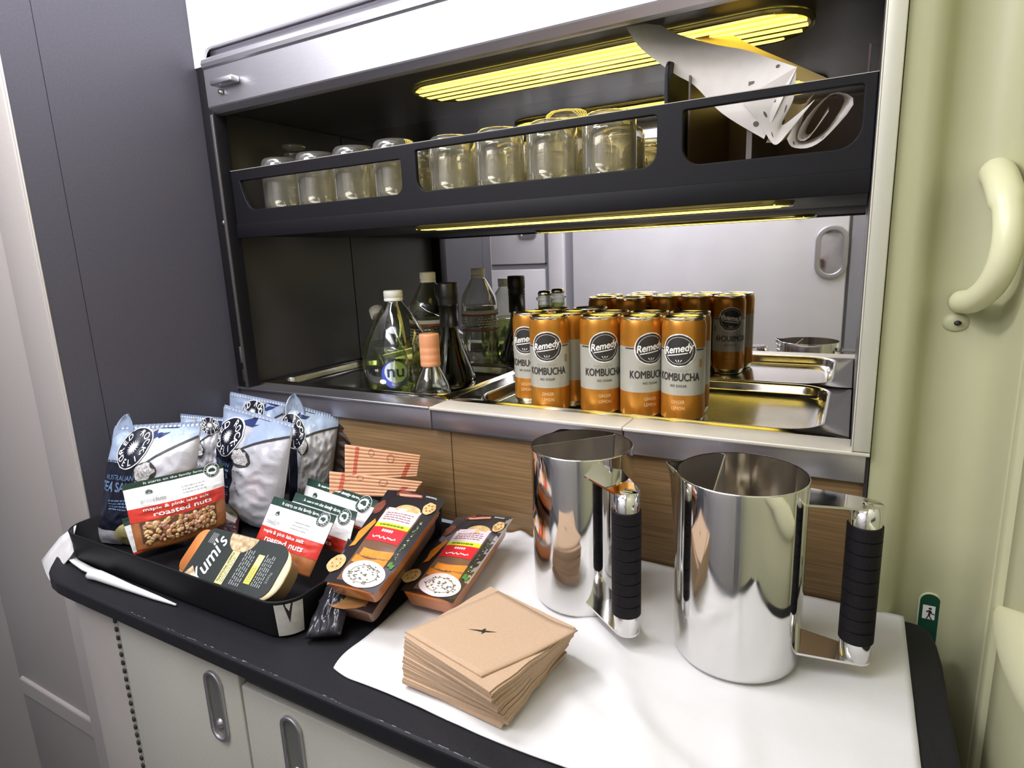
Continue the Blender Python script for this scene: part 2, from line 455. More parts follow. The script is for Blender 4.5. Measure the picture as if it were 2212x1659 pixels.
# wall_left : charcoal partition beside the counter
wl = MB()
wl.box(-.035, 0.0, -.2340, 0.335, .001, CZ, M['partition'])
wl.box(-.035, -.0035, -.2355, -.2335, .001, CZ, M['ink'])
wl.box(-.035, 0.0, -.2815, -.2350, -.3, CZ, M['partition'])
struct(wl.build('wall_left'))
tr = MB(); tr.box(-.0035, .0008, -.2835, -.2815, -.3, CZ, M['partition_edge'], .0005)
struct(tr.build('trim_1'))
# beige unit left of it, facing the aisle
wf = MB()
wf.box(-1.6, -.408, -.278, -.262, FZ, CZ, M['beige'])
wf.box(-.408, -.400, -.266, -.262, FZ, CZ, M['beige_dark'])
wf.box(-.400, -.094, -.280, -.262, FZ, CZ, M['beige'], .003)
wf.box(-.094, -.0035, -.2845, -.262, FZ, CZ, M['beige'], .004)
wf.box(-.094, .072, -.30, -.262, FZ, -.02, M['beige'], .003)
struct(wf.build('wall_front_left'))
kr = MB()
pts = [Vector((-.40, -.283, -.375)), Vector((-.40, -.283, -.375))]
rl = shape2d([rrect(-.390, -.110, -.402, -.363, (.006, .018, .018, .006))], .012, XZ(-.2795), M['beige'], .005)
o = rl.build('kick_rail'); tag(o, 'beige rounded rub rail low on the beige panel at the far left', 'rail')

# wall_right : cream-green door surround, extruded from its plan
prof = [(1.0165, 0.004), (1.035, .004), (1.046, .008), (1.052, .018), (1.056, .028), (1.068, .032), (1.090, .030), (1.104, .022), (1.112, .006),
        (1.116, -.02), (1.1175, -.060), (1.1178, -.0700), (1.1215, -.0720), (1.1215, -.0735), (1.1170, -.0750), (1.1160, -.080), (1.1160, -.0925), (1.1175, -.0965),
        (1.125, -.0985), (1.125, -.1005), (1.1200, -.1025), (1.120, -.13), (1.120, -.3), (1.13, -1.25)]
mb = MB(); vs = []; fs = []
def smooth_prof(pr, k=3):
    return pr
n = len(prof)
for z in (FZ, -.3, 0, .3, .6, CZ):
    vs += [(x, y, z) for x, y in prof]
for j in range(5):
    for i in range(n - 1):
        fs.append([j * n + i, j * n + i + 1, (j + 1) * n + i + 1, (j + 1) * n + i])
# closed back so the wall has a thickness
k = len(vs)
for z in (FZ, CZ): vs += [(1.0165, .40, z), (1.9, .40, z), (1.9, -1.25, z)]
mb.add(vs, fs, M['lining'])
mb.add([(1.0165, .004, FZ), (1.0165, .004, CZ), (1.0165, .40, CZ), (1.0165, .40, FZ)], [[0, 1, 2, 3]], M['lining'], False)
struct(mb.build('wall_right'))

# opposite galley wall, seen in the mirror
ow = MB()
ow.box(-1.6, 1.9, -1.25, -1.135, FZ, CZ, M['opp'])
ow.box(-1.6, -.52, -1.135, -1.10, FZ, CZ, M['oppdark'])
ow.box(-.20, -.125, -1.135, -1.098, FZ, CZ, M['opp'], .006)
ow.box(-.215, -.20, -1.135, -1.12, FZ, CZ, M['oppdark'])
ow.box(-.125, -.085, -1.135, -1.120, FZ, CZ, M['oppdark'])
ow.box(.965, 1.06, -1.135, -1.10, FZ, CZ, M['oppdark'])
struct(ow.build('wall_front'))
def big_latch(root, x, z, w_, h_, y, horiz=False):
    mb = shape2d([rrect(x - w_ / 2, x + w_ / 2, z - h_ / 2, z + h_ / 2, min(w_, h_) / 2 * .98, 10),
                  rrect(x - w_ / 2 + .018, x + w_ / 2 - .018, z - h_ / 2 + .018, z + h_ / 2 - .018, (min(w_, h_) / 2 - .018) * .98, 10)],
                 .014, Matrix(((1, 0, 0, 0), (0, 0, 1, y), (0, 1, 0, 0), (0, 0, 0, 1))), M['satin'], .004)
    mb.build('latch_rim', root)
    mb = shape2d([rrect(x - w_ / 2 + .016, x + w_ / 2 - .016, z - h_ / 2 + .016, z + h_ / 2 - .016, (min(w_, h_) / 2 - .016) * .95, 10)],
                 .004, Matrix(((1, 0, 0, 0), (0, 0, 1, y - .002), (0, 1, 0, 0), (0, 0, 0, 1))), M['chrome'], .001)
    mb.build('latch_paddle', root)
t = thing('galley_door', 'large pale grey galley door with an upright oval chrome latch, reflected in the cupboard mirror', 'door', (.4, -1.10, FZ))
b = MB(); b.box(-.083, .955, -1.134, -1.10, FZ + .02, CZ - .05, M['opp'], .004)
b.box(.62, .85, -1.1003, -1.0997, .5195, .521, M['oppdark'])
b.build('door_panel', t)
b = MB(); b.lathe([(.0, .012), (.008, .01), (.011, 0)], M['satin'], (0, 0, 0)); 
vs = [(.79 + x, -1.10 + z, .508 + y) for x, y, z in b.v]; b.v = vs; b.build('screw_head', t)
big_latch(t, .905, .37, .105, .185, -1.095)
for (z0, z1, lab) in ((.362, .80, 'upper pale grey stowage door with a flat oval latch, seen in the mirror'),
                      (-.30, .338, 'lower pale grey stowage door beside the white post, seen in the mirror behind the bottles')):
    t = thing('stowage_door', lab, 'cabinet door', (-.35, -1.10, z0))
    b = MB(); b.box(-.505, -.222, -1.134, -1.108, z0, z1, M['opp'], .004)
    b.build('door_panel', t)
    b = MB(); b.box(-.505, -.218, -1.134, -1.1065 - .005, z0 - .004, z0 + .001, M['ink']); b.build('gap_shade_strip', t)  # dark strip painted in for the shade in the door gap
    if z0 > 0: big_latch(t, -.30, .494, .092, .05, -1.105)
t = None

# ------------------------------------------------------------------ the counter top
def outline_counter():
    p = [(-.035, .004), (-.035, -.262), (-.094, -.262)]
    p += [(-.0945, -.27)]
    p += [(.02, -.352)] 
    p += [(.034, -.3605), (.052, -.367), (.075, -.3705), (.10, -.3715)]
    p += [(1.04, -.3715), (1.082, -.33)]
    p += [(1.0885, -.20), (1.0890, -.06), (1.0875, -.03), (1.083, -.008), (1.076, .0015), (1.066, .0035)]
    return p
CTMB = mb = shape2d([outline_counter()], .0200, Matrix.Translation((0, 0, -.0100)), M['counter'], .0035)
ct_ = (( 'black laminate galley worktop with rounded front edge under the snacks and jugs', 'counter'))
rnd = random.Random(4)
for i in range(46):
    x = rnd.uniform(.24, .76); wdt = rnd.uniform(.001, .007); h = rnd.uniform(.0003, .0007)
    y = -.3692 + rnd.uniform(0, .0012)
    mb.add([(x, y, .00012), (x + wdt, y + .0002, .00012), (x + wdt, y + h, .00012), (x, y + h, .00012)], [[0, 1, 2, 3]], mat('scuff', (.30, .30, .32), .7), False)
ct = CTMB.build('countertop'); tag(ct, *ct_)

# lower cabinets under the counter
t = thing('lower_cabinet', 'beige-grey cabinet body under the black worktop with a narrow left column', 'cabinet', (.6, -.32, FZ))
b = MB(); b.box(.072, 1.05, -.335, .0, FZ + .001, -.0215, M['cabinet'])
b.box(.066, .163, -.3505, -.30, FZ + .001, -.0215, M['beige'], .003); b.build('carcass', t)
b = MB(); b.box(.163, .170, -.3490, -.33, FZ + .1, -.022, M['cabinet'])
b.build('hinge_leaf', t)
b = MB()
for i in range(34):
    z = -.03 - i * .0125
    b.box(.1640, .1690, -.3520, -.346, z - .0062, z, M['hinge'], .0012)
b.build('piano_hinge', t)
def recess_handle(root, x, z, h_, w_, y):
    f = shape2d([rrect(x - w_ / 2, x + w_ / 2, z - h_ / 2, z + h_ / 2, w_ / 2 * .98, 10),
                 rrect(x - w_ / 2 + .0048, x + w_ / 2 - .0048, z - h_ / 2 + .0048, z + h_ / 2 - .0048, (w_ / 2 - .0048) * .98, 10)],
                .0050, XZ(y - .0018), M['satin'], .0016)
    hd = f.build('latch_handle', root)
    mb = MB()
    ringsl = []
    for (d, off) in ((.0, .0042), (.0008, .0044), (.0016, .0050), (.0022, .0070)):
        pr = rrect(x - w_ / 2 + off, x + w_ / 2 - off, z - h_ / 2 + off, z + h_ / 2 - off, (w_ / 2 - off) * .98, 10)
        ringsl.append([(px, y - .0026 + d, pz) for px, pz in pr])
    mb.rings(ringsl, mat('latch_grey', (.20, .205, .185), .35, .55), False, True)
    mb.lathe([(.0002, .004), (.0045, .003), (.006, 0)], M['satin'], (0, 0, 0), 20)
    k = len(mb.v) - 60
    mb.v[k:] = [(x + q[0], y - q[2] - .0002, z - h_ * .25 + q[1]) for q in mb.v[k:]]
    mb.build('paddle', hd)
for (x0, x1, z1, hx, hz, lab) in ((.172, .4125, -.024, .3665, -.1000, 'left beige-grey cupboard door with an oval flush latch, beside the hinge'),
                                  (.4165, .98, -.0560, .495, -.1120, 'wide beige-grey cupboard door with an oval flush latch, right of the narrow door')):
    t = thing('cupboard_door', lab, 'cabinet door', ((x0 + x1) / 2, -.35, -.45), None)
    b = MB(); b.box(x0, x1, -.3500, -.3352, -.62, z1, M['cabinet'], .0015); b.build('door_panel', t)
    recess_handle(t, hx, hz, .094, .031, -.350)
b = MB(); b.box(.4165, .98, -.3440, -.3352, -.0540, -.0218, M['hinge']); o = b.build('gap_strip')
tag(o, 'dark recess strip between the worktop and the wide cupboard door', 'strip')

# ------------------------------------------------------------------ wood splashback and ledge
for (x0, x1, lab) in ((.001, .4675, 'left wood-grain splashback panel behind the snack tray'), (.4690, 1.015, 'right wood-grain splashback panel behind the two steel jugs')):
    b = MB(); b.box(x0, x1, .010, .030, .0005, .1514, M['wood'], .0006); o = b.build('splashback_panel'); tag(o, lab, 'panel')
t = thing('ledge', 'metal ledge with cream front lip in three lengths holding the recessed steel pans', 'shelf', (.5, .01, .15))
for i, (x0, x1) in enumerate(((.0, .4380), (.4400, .7420), (.7440, 1.0150))):
    b = MB(); b.box(x0, x1, .002, .0325, .1505, .1845, M['fascia'], .001)
    b.box(x0 - .0005 if i else 0, x1 + .0005, -.0030, .046, .1815, .1862, M['satin_lip'] if i else M['satin'], .0012)
    b.build('front_profile', t)
b = MB(); b.box(.44, .741, -.0012, .0, .1508, .1520, M['ink']); b.build('joint_shade_strip', t)  # dark line painting the shade along the joint under the fascia
b = MB(); b.box(.0, 1.015, .05, .336, .150, .156, M['darkcav']); b.build('ledge_base', t)

def rect_ring(pts, x0, x1, y0, y1):
    out = []
    for x, y in pts:
        cx, cy = (x0 + x1) / 2, (y0 + y1) / 2
        dx, dy = x - cx, y - cy
        sx = (x1 - x0) / 2 / abs(dx) if dx else 9; sy = (y1 - y0) / 2 / abs(dy) if dy else 9
        s_ = min(sx, sy); out.append((cx + dx * s_, cy + dy * s_))
    return out
def pan(lab, X0, X1, Y0, Y1, x0, x1, y0, y1, r, zf):
    t = thing('steel_pan', lab, 'tray', ((X0 + X1) / 2, (Y0 + Y1) / 2, .1565))
    base = rrect(x0, x1, y0, y1, r, 10)
    R = []
    def ring(off, z):
        pr = rrect(x0 - off, x1 + off, y0 - off, y1 + off, max(.004, r + off), 10)
        R.append([(a, b_, z) for a, b_ in pr])
    outer = rect_ring(base, X0, X1, Y0, Y1)
    R.append([(a, b_, .1850) for a, b_ in outer])
    R.append([(a, b_, .1862) for a, b_ in rect_ring(base, X0 + .001, X1 - .001, Y0 + .001, Y1 - .001)])
    ring(.007, .1862); ring(.0055, .1885); ring(.0035, .1890); ring(.0010, .1880); ring(-.001, .1850)
    ring(-.0025, zf + .006); ring(-.005, zf + .0015); ring(-.010, zf)
    mb = MB(); mb.rings(R, M['steel'], False, True)
    mb.build('pan', t)
    return t
PZ = .1705
pan('left recessed stainless pan in the ledge with bottles standing in it', .002, .4385, .047, .330, .030, .424, .062, .315, .045, PZ)
pan('right recessed stainless pan in the ledge holding the cans', .4395, .996, .047, .330, .482, .964, .058, .315, .045, PZ)

# ------------------------------------------------------------------ recessed cupboard
t = thing('roll_up_cupboard', 'dark recessed cupboard with mirrored back above the metal ledge', 'cupboard', (.5, .2, .19))
b = MB(); b.box(.0005, .003, .024, .322, .188, .667, M['darkcav']); b.build('side_panel', t)
b = MB(); b.box(.997, 1.0158, .0125, .322, .188, .667, mat('dark_grey_side', (.05, .05, .055), .3)); b.build('side_panel', t)
b = MB(); b.box(.003, .997, .019, .335, .668, .69, M['darkcav']); b.build('top_panel', t)
b = MB(); b.box(.003, .997, .3234, .3300, .187, .668, M['mirror']); b.build('mirror_panel', t)
b = MB(); b.box(.001, .0300, -.0008, .024, .1865, .7295, M['black'], .001)
b.box(.0240, .0300, -.0035, .0, .1865, .655, mat('track_lip', (.06, .055, .055), .3), .001)
b.build('door_track', t)
b = MB()
b.box(.017, .0225, -.0018, -.0005, .232, .262, M['satin'], .0005); b.box(.018, .0235, -.0020, -.0005, .197, .220, M['steel'], .0005)
b.build('track_catch', t)
b = MB(); b.lathe([(.0002, .002), (.0035, .0015), (.004, 0)], M['satin'], (0, 0, 0), 16)
b.v = [(.021 + x, -.0008 - z, .480 + y) for x, y, z in b.v]; b.build('track_screw', t)
CUP = t
# long ribbed lamps: one on the cupboard ceiling, one under the shelf
def lamp(lab, zt, x0, x1, y0, y1, ns=6):
    t = thing('strip_lamp', lab, 'lamp', ((x0 + x1) / 2, (y0 + y1) / 2, zt - .006))
    n = 48
    def oval(off, z):
        out = []
        for q in rrect(x0 + off, x1 - off, y0 + off, y1 - off, (y1 - y0) / 2 * .98 - off, 12): out.append((q[0], q[1], z))
        return out
    mb = MB(); mb.rings([oval(0, zt), oval(0, zt - .004), oval(.003, zt - .006), oval(.006, zt - .0045)], M['lamp_body'], False, True)
    mb.build('lens', t)
    yc = (y0 + y1) / 2; rr = (y1 - y0) / 2
    for i in range(ns):
        y = y0 + (y1 - y0) * (i + .5) / ns
        ins = rr - math.sqrt(max(0, (rr * .93) ** 2 - (y - yc) ** 2))
        mb = MB(); hw = (y1 - y0) / ns * .25
        mb.box(x0 + ins + .004, x1 - ins - .004, y - hw, y + hw, zt - .0052, zt - .0044, M['lamp'], .0002)
        mb.build('light_rib', t)
    return t
lamp('long oval ribbed yellow lamp glowing on the cupboard ceiling', .6675, .345, .928, .095, .215)
lamp('long oval ribbed yellow lamp under the glass shelf', .4555, .36, .92, .070, .150, 3)

# shelf with the black rail
t = thing('glass_shelf', 'black shelf with a slotted black guard rail along its front, carrying the tumblers', 'shelf', (.5, .17, .455))
b = MB(); b.box(.031, .996, .024, .321, .4558, .4900, M['black'], .001); b.build('shelf_board', t)
w1 = rrect(.0565, .4035, .4990, .5455, (.020, .013, .003, .003)); w1[0:7] = arc(.0770 + .006, .499 + .022, .022, PI * 1.02, 1.5 * PI, 6)
w2 = rrect(.4310, .7785, .4995, .5560, (.018, .018, .004, .003))
w3 = rrect(.8085, .9850, .4975, .5565, (.020, .022, .003, .003))
w1 = [(.0520, .5480), (.0560, .530), (.062, .5155), (.0675, .5070), (.0735, .5015), (.080, .4990)] + arc(.3905, .512, .013, 1.5 * PI, 2 * PI, 6) + [(.4035, .5455), (.40, .5470)]
mb = shape2d([[(.0312, .4540), (.9965, .4540), (.9965, .5655), (.0312, .5655)], w1, w2, w3], .007, XZ(.0205), M['blackrail'], .0014)
mb.build('guard_rail', t)
b = MB(); b.box(.0312, .9965, .0150, .0175, .4525, .4760, M['blackrail'], .001); b.build('rail_skirt', t)
b = MB(); b.box(.0312, .9965, .0168, .0242, .5655, .5663, mat('rail_highlight', (.32, .30, .29), .3)); b.build('rail_highlight_strip', t)  # pale strip paints the highlight along the rail's top edge
b = MB()
pp = [(.0, .0), (.18, .0), (.18, .122)] + arc(.022, .100, .022, .5 * PI, PI, 6)
pz = shape2d([[(a, c) for a, c in ([(.030, .4905), (.315, .4905), (.315, .6100)] + [(.052, .6180), (.040, .6160), (.033, .6100), (.030, .600)])]], .005,
             Matrix(((0, 0, 1, .7855), (1, 0, 0, 0), (0, 1, 0, 0), (0, 0, 0, 1))), M['black'], .0015)
pz.build('shelf_divider', t)
b = MB(); brn = mat('brown_bin', (.055, .030, .022), .35)
b.box(.806, .990, .300, .304, .4905, .600, brn); b.box(.806, .808, .05, .30, .4905, .600, brn); b.box(.986, .988, .05, .30, .4905, .60, brn)
b.box(.806, .990, .05, .304, .4903, .4925, brn); b.box(.870, .876, .06, .295, .4925, .585, mat('bin_partition', (.12, .10, .09), .3))
b.build('bin', t)

# ------------------------------------------------------------------ roller door head, white upper panel, cream post
t = thing('upper_panel', 'white locker panel with a rounded cut-out above the roller door', 'panel', (.5, .0, .76))
lp = [(-.0, CZ), (-.0, .7300), (.0255, .7300), (.0255, .7380)] + [(.0262, .7440), (.0300, .7500), (.036, .7545), (.044, .7560)] + [(1.0155, .7560), (1.0155, CZ)]
mb = shape2d([lp], .006, XZ(.0005), M['white'], .001); mb.build('locker_face', t)
b = MB(); b.box(.0, 1.015, .006, .03, .76, CZ - .001, M['white']); b.build('locker_body', t)
t = thing('roller_door', 'silver roller door bottom rail with a small bar handle at its left end', 'door', (.5, .0, .654))
secs = [(.012, .7555), (.010, .7480), (.0060, .7420), (-.0040, .7405), (-.0085, .7370), (-.0100, .7310), (-.0090, .7255), (-.0070, .7240), (-.0060, .7225),
        (-.0055, .6660), (-.0045, .6640), (.0040, .6560), (.0100, .6555), (.0180, .6560), (.0180, .7555)]
x0, x1 = .0268, 1.0
mb = MB()
R = [[(x, y, z) for y, z in secs] for x in (x0, x1)]
mb.rings(R, M['satin'], True, True, False); mb.build('bottom_rail', t)
b = MB(); b.box(.0600, .1130, -.0230, -.0065, .6905, .7000, M['satin'], .0022)
b.lathe([(.0, .004), (.0035, .0035), (.0045, 0)], M['chrome'], (0, 0, 0), 16)
k = 48; b.v[-k:] = [(.066 + q[0], -.0075 - q[2], .6835 + q[1]) for q in b.v[-k:]]
b.build('handle_bar', t)
t = thing('post', 'upright cream painted post at the right edge of the cupboard', 'post', (1.005, 0, .187))
b = MB(); b.box(.9990, 1.0155, -.0035, .012, .1868, CZ - .001, M['post'], .001); b.build('post_face', t)
b = MB(); b.box(.9978, .9990, -.0038, .012, .1868, CZ - .001, M['satin_lip']); b.build('post_edge_strip', t)
b = MB(); b.box(1.0120, 1.0155, .002, .012, .0005, .1815, M['ink']); o = b.build('gap_seal'); tag(o, 'thin black seal between the wood splashback and the green wall', 'seal')
# ------------------------------------------------------------------ cans in the right pan
C = dict(
 org=mat('can_orange', (.52, .215, .025), .28, .55), gry=mat('can_grey', (.50, .49, .42), .35, .35),
 blk=mat('can_black', (.03, .026, .024), .45), wht=mat('can_white', (.85, .82, .76), .45),
 gold=mat('can_lid', (.80, .76, .62), .20, 1.0), pale=mat('can_orange_text', (.85, .50, .22), .4),
 brn=mat('can_badge', (.33, .18, .05), .4))
CR, CH = .0275, .1455
def make_can(label):
    t = thing('drink_can', label, 'can', (0, 0, 0), 'slim drink cans in the right pan')
    mb = MB()
    mb.lathe([(.0205, .0025), (.0225, .0), (.0240, .001), (.0262, .0060), (CR, .010)], C['gold'], n=48)
    mb.lathe([(CR, .010), (CR, .0430)], C['org'], n=48)
    mb.lathe([(CR, .0430), (CR, .1060)], C['gry'], n=48)
    mb.lathe([(CR, .1060), (CR, .1300), (.0273, .1350), (.0263, .1398), (.0256, .1420)], C['org'], n=48)
    def P(u, v):
        a = -PI / 2 + u / CR
        r = CR
        return Vector((r * math.cos(a), r * math.sin(a), v)), Vector((math.cos(a), math.sin(a), 0))
    s = Surf(P, mb)
    s.rect(-.0345, .0345, .1030, .1048, C['blk'], 1, 24, 1)
    s.disc(0, .1035, .0215, .0222, C['wht'], 2, 40)
    s.disc(0, .1035, .0200, .0207, C['blk'], 3, 40, wob=.05, seed=2)
    s.disc(0, .1035, .0172, .0180, C['wht'], 4, 40, r0=.975, rings=1)
    s.text('Remedy', .0, .1045, .0370, .0125, C['wht'], 6, .18, .03, .35)
    s.rect(-.0140, .0105, .0955, .0969, C['wht'], 5, 14, 1, lambda u, v: (u, v + (u + .014) * .17))
    for k in (-1, 0, 1):
        s.poly([(k * .0012, .0870), (k * .0036 - .0006, .0912), (k * .0036 + .0008, .0912)], C['wht'], 5)
    s.text('KOMBUCHA', .0, .0680, .0540, .0105, C['blk'], 2, 0, .03)
    s.text('NO SUGAR', .0, .0560, .0200, .0034, C['blk'], 2, 0, .02, space=1.2)
    s.lines(0, .0770, .030, .0040, 2, mat('faint_print', (.36, .34, .29), .5), 2, 0, 3)
    s.text('GINGER', .0, .0340, .0165, .0046, C['pale'], 2, 0, .015)
    s.text('LEMON', .0, .0255, .0165, .0046, C['pale'], 2, 0, .015)
    s.rect(.0270, .0315, .0800, .0910, C['brn'], 2, 2, 1)
    s.lines(.058, .0740, .012, .060, 22, C['brn'], 2, 0, 5, .35)
    s.rect(.050, .052, .030, .115, C['blk'], 1, 1, 6)
    mb.build('can_body', t)
    mb = MB()
    mb.lathe([(.0256, .1420), (.0263, .1438), (.0265, .1452), (.0257, .1458), (.0249, .1450), (.0243, .1430), (.0232, .1427), (.0001, .1431)], C['gold'], n=48)
    mb.build('lid', t)
    mb = MB()
    pr = rrect(-.0050, .0050, -.0110, .0110, .0048, 5)
    mb.rings([[(a, b_, .1431) for a, b_ in pr], [(a, b_, .1442) for a, b_ in pr]], C['gold'], False, True)
    mb.build('pull_tab', t)
    return t
cans = [  # x, y, turn in degrees, label
 (.5990, .0905, -8, 'front-row can at the left end, forward of the others'),
 (.6733, .1050, 12, 'second can from the left in the front row, black badge facing forward'),
 (.7337, .1060, 26, 'third can in the front row, its badge turned to the right'),
 (.7922, .1070, -12, 'front-row can at the right end beside the empty pan'),
 (.5414, .1440, -22, 'can at the left side, half hidden behind the forward can'),
 (.6080, .1510, 110, 'can in the gap behind the first two front cans'),
 (.6670, .1655, 60, 'second-row can behind the second and third front cans'),
 (.7265, .1685, -40, 'second-row can behind the third and last front cans'),
 (.7860, .1680, 150, 'second-row can at the right end, mostly hidden'),
 (.5500, .2050, 200, 'back-row can at the left end'),
 (.6120, .2200, 20, 'back-row can with its lid tallest in the middle'),
]
first = make_can('orange and grey slim drink can')
for i, (x, y, a, lab) in enumerate(cans):
    o = first if i == 0 else dup(first)
    o.location = (x, y, PZ + .0003)
    ca = math.degrees(math.atan2(.9916 - x, y + .719))
    o.rotation_euler = (0, 0, math.radians(ca + a)); o.scale = (1.06, 1.06, 1.0)
    o['label'] = 'orange and grey ' + lab

# ------------------------------------------------------------------ bottles in the left pan
BZ = PZ + .0004
def squarish(prof, n=48):
    """prof : (half width, z, squareness)"""
    rings = []
    for r, z, q in prof:
        ring = []
        for i in range(n):
            a = 2 * PI * i / n + PI / 4
            c, s_ = math.cos(a), math.sin(a)
            k = (abs(c) ** (2 + q) + abs(s_) ** (2 + q)) ** (-1 / (2 + q))
            ring.append((r * k * c, r * k * s_, z))
        rings.append(ring)
    return rings
def cap(mb, z, r, h, m):
    mb.lathe([(r * .98, z), (r, z + .001), (r, z + h * .25), (r * .95, z + h * .27), (r * .95, z + h * .33), (r, z + h * .35), (r, z + h - .0015), (r * .93, z + h), (.0001, z + h)], m, n=36)
cream_cap = mat('cream_cap', (.80, .77, .60), .5)
white_cap = mat('white_cap', (.80, .82, .72), .5)
# 1. squat plastic bottle with the blue round label
t = thing('plastic_bottle', 'squat clear plastic bottle of pale green drink with a round blue label and white cap', 'bottle', (.2800, .1250, BZ))
mb = MB()
pr = [(.046, .0, 1.5), (.052, .004, 1.5), (.0535, .012, 1.5), (.0535, .070, 1.4), (.0520, .080, 1.2), (.0470, .100, .9), (.0370, .125, .5), (.0250, .147, .2), (.0160, .160, 0), (.0135, .166, 0), (.0135, .172, 0)]
R = squarish(pr)
mb.rings([[(x + .28, y + .125, z + BZ) for x, y, z in r] for r in R], M['pet'], True, False)
bd = mb.build('bottle_shell', t)
mb = MB()
R2 = squarish([(.045, .002, 1.5), (.0505, .006, 1.5), (.052, .013, 1.5), (.052, .070, 1.4), (.0505, .080, 1.2), (.0480, .092, 1.0)])
mb.rings([[(x + .28, y + .125, z + BZ) for x, y, z in r] for r in R2], M['liquid'], True, True)
mb.build('drink', t)
mb = MB(); cap(mb, .164, .0165, .018, white_cap); mb.v = [(x + .28, y + .125, z + BZ) for x, y, z in mb.v]; mb.build('cap', t)
LBa = math.atan2(-.719 - .125, .9916 - .28) - .12
def Pl(u, v):
    a = LBa + u / .0560
    n_ = Vector((math.cos(a), math.sin(a), 0))
    return Vector((.28, .125, v + BZ)) + n_ * .0580, n_
mb = MB(); s = Surf(Pl, mb)
blu = mat('label_blue', (.05, .08, .42), .4); lgrey = mat('label_silver', (.55, .60, .60), .35)
navy = mat('label_navy', (.015, .035, .12), .4)
s.disc(0, .042, .0235, .0240, blu, 0, 40); s.disc(.0010, .0465, .0190, .0185, lgrey, 1, 36)
s.text('nu', .001, .0450, .0270, .0140, navy, 3, .0, .03)
s.poly([(-.004, .0520), (.005, .0520), (.0008, .0680)], mat('label_white', (.85, .88, .9), .5), 2)
s.text('ml', -.0330, .0500, .0060, .0050, M['tan_text'], 1)
s.disc(-.022, .030, .006, .004, mat('label_white', (.85, .88, .9), .5), 1)
mb.build('round_label', t)
# 2. round bottle behind it
t = thing('plastic_bottle', 'taller clear water bottle with a cream cap, behind the bottle with the blue label', 'bottle', (.2760, .2340, BZ))
def L(mb, prof, m, n=40, mats=None):
    mb.lathe(prof, m, (.2760, .2340, BZ), n)
mb = MB(); L(mb, [(.030, .0), (.038, .003), (.040, .012), (.0385, .03), (.040, .05), (.0385, .07), (.040, .09), (.0385, .115), (.0395, .135), (.036, .152), (.026, .170), (.0165, .186), (.0125, .192), (.0125, .198)], M['pet'])
mb.build('bottle_shell', t)
mb = MB(); L(mb, [(.029, .002), (.036, .004), (.0385, .012), (.0385, .13), (.0001, .13)], M['water']); mb.build('water', t)
mb = MB(); cap(mb, .190, .0150, .0190, cream_cap); mb.v = [(x + .2760, y + .2340, z + BZ) for x, y, z in mb.v]; mb.build('cap', t)
mb = MB()
def Pw(u, v):
    a = -PI / 2 + u / .0405; n_ = Vector((math.cos(a), math.sin(a), 0))
    return Vector((.2760, .2340, v + BZ)) + n_ * .0405, n_
s = Surf(Pw, mb); lr = mat('label_red', (.30, .035, .02), .5); lg = mat('label_print', (.52, .50, .40), .5)
wl_ = .0405 * 2 * PI
s.rect(-wl_ / 2, wl_ / 2, .1100, .1130, lr, 1, 40, 1); s.rect(-wl_ / 2, wl_ / 2, .0780, .0810, lr, 1, 40, 1)
s.rect(-wl_ / 2, wl_ / 2, .1140, .1210, lg, 1, 40, 1)
for k in range(3): s.lines(-wl_ / 3 + k * wl_ / 3, .0950, .06, .022, 4, lg, 1, 0, k)
mb.build('printed_label', t)
# 3. small dark wine bottle with screw cap
def lathe_thing(name, label, cat, x, y, parts, group=None, tilt=None):
    t = thing(name, label, cat, (x, y, BZ))
    for nm, prof, m, cp in parts:
        mb = MB(); mb.lathe(prof, m, (x, y, BZ), 44)
        if cp: cp(mb, x, y)
        mb.build(nm, t)
    return t
def cone_body(k, s_=1):
    return [(.030 * k, .0), (.0440 * k, .002), (.0465 * k, .007), (.0460 * k, .014), (.040 * k, .034), (.0310 * k, .056), (.0235 * k, .076), (.0175 * k, .096), (.0150 * k, .112), (.0140 * k, .125), (.0140 * k, .140)]
lathe_thing('wine_bottle', 'dark green flared wine bottle with a long black screw cap, right of the blue-label bottle', 'bottle', .3480, .1950,
            [('bottle_glass', cone_body(.93), M['green_glass'], None),
             ('wine', [(.026, .003), (.039, .005), (.0413, .009), (.0353, .034), (.0275, .056), (.0205, .076), (.0153, .092), (.0001, .092)], mat('dark_wine', (.035, .035, .012), .2), None),
             ('screw_cap', [(.0175, .112), (.0180, .114), (.0178, .150)] + [(r, .150 + i * .0035) for i in range(5) for r in ((.0188 if i % 2 == 0 else .0176),)] + [(.0188, .168), (.0188, .1885), (.0176, .1905), (.0001, .1905)], mat('black_cap', (.012, .011, .010), .35, .2), None)])
lathe_thing('glass_bottle', 'small clear flared bottle with a peach ribbed cap, left of the wine bottle', 'bottle', .3670, .1050,
            [('bottle_glass', [(.020, 0), (.030, .002), (.0325, .006), (.0320, .012), (.0280, .026), (.0220, .040), (.0160, .052), (.0125, .060), (.0125, .075)], M['pet'], None),
             ('screw_cap', [(.0162, .0560), (.0170, .0570), (.0170, .062), (.0164, .063), (.0170, .066), (.0170, .074), (.0164, .075), (.0170, .078), (.0170, .086), (.0164, .087), (.0170, .090), (.0170, .108), (.0162, .1105), (.0001, .1105)],
              mat('peach_cap', (.62, .27, .13), .4), None)])
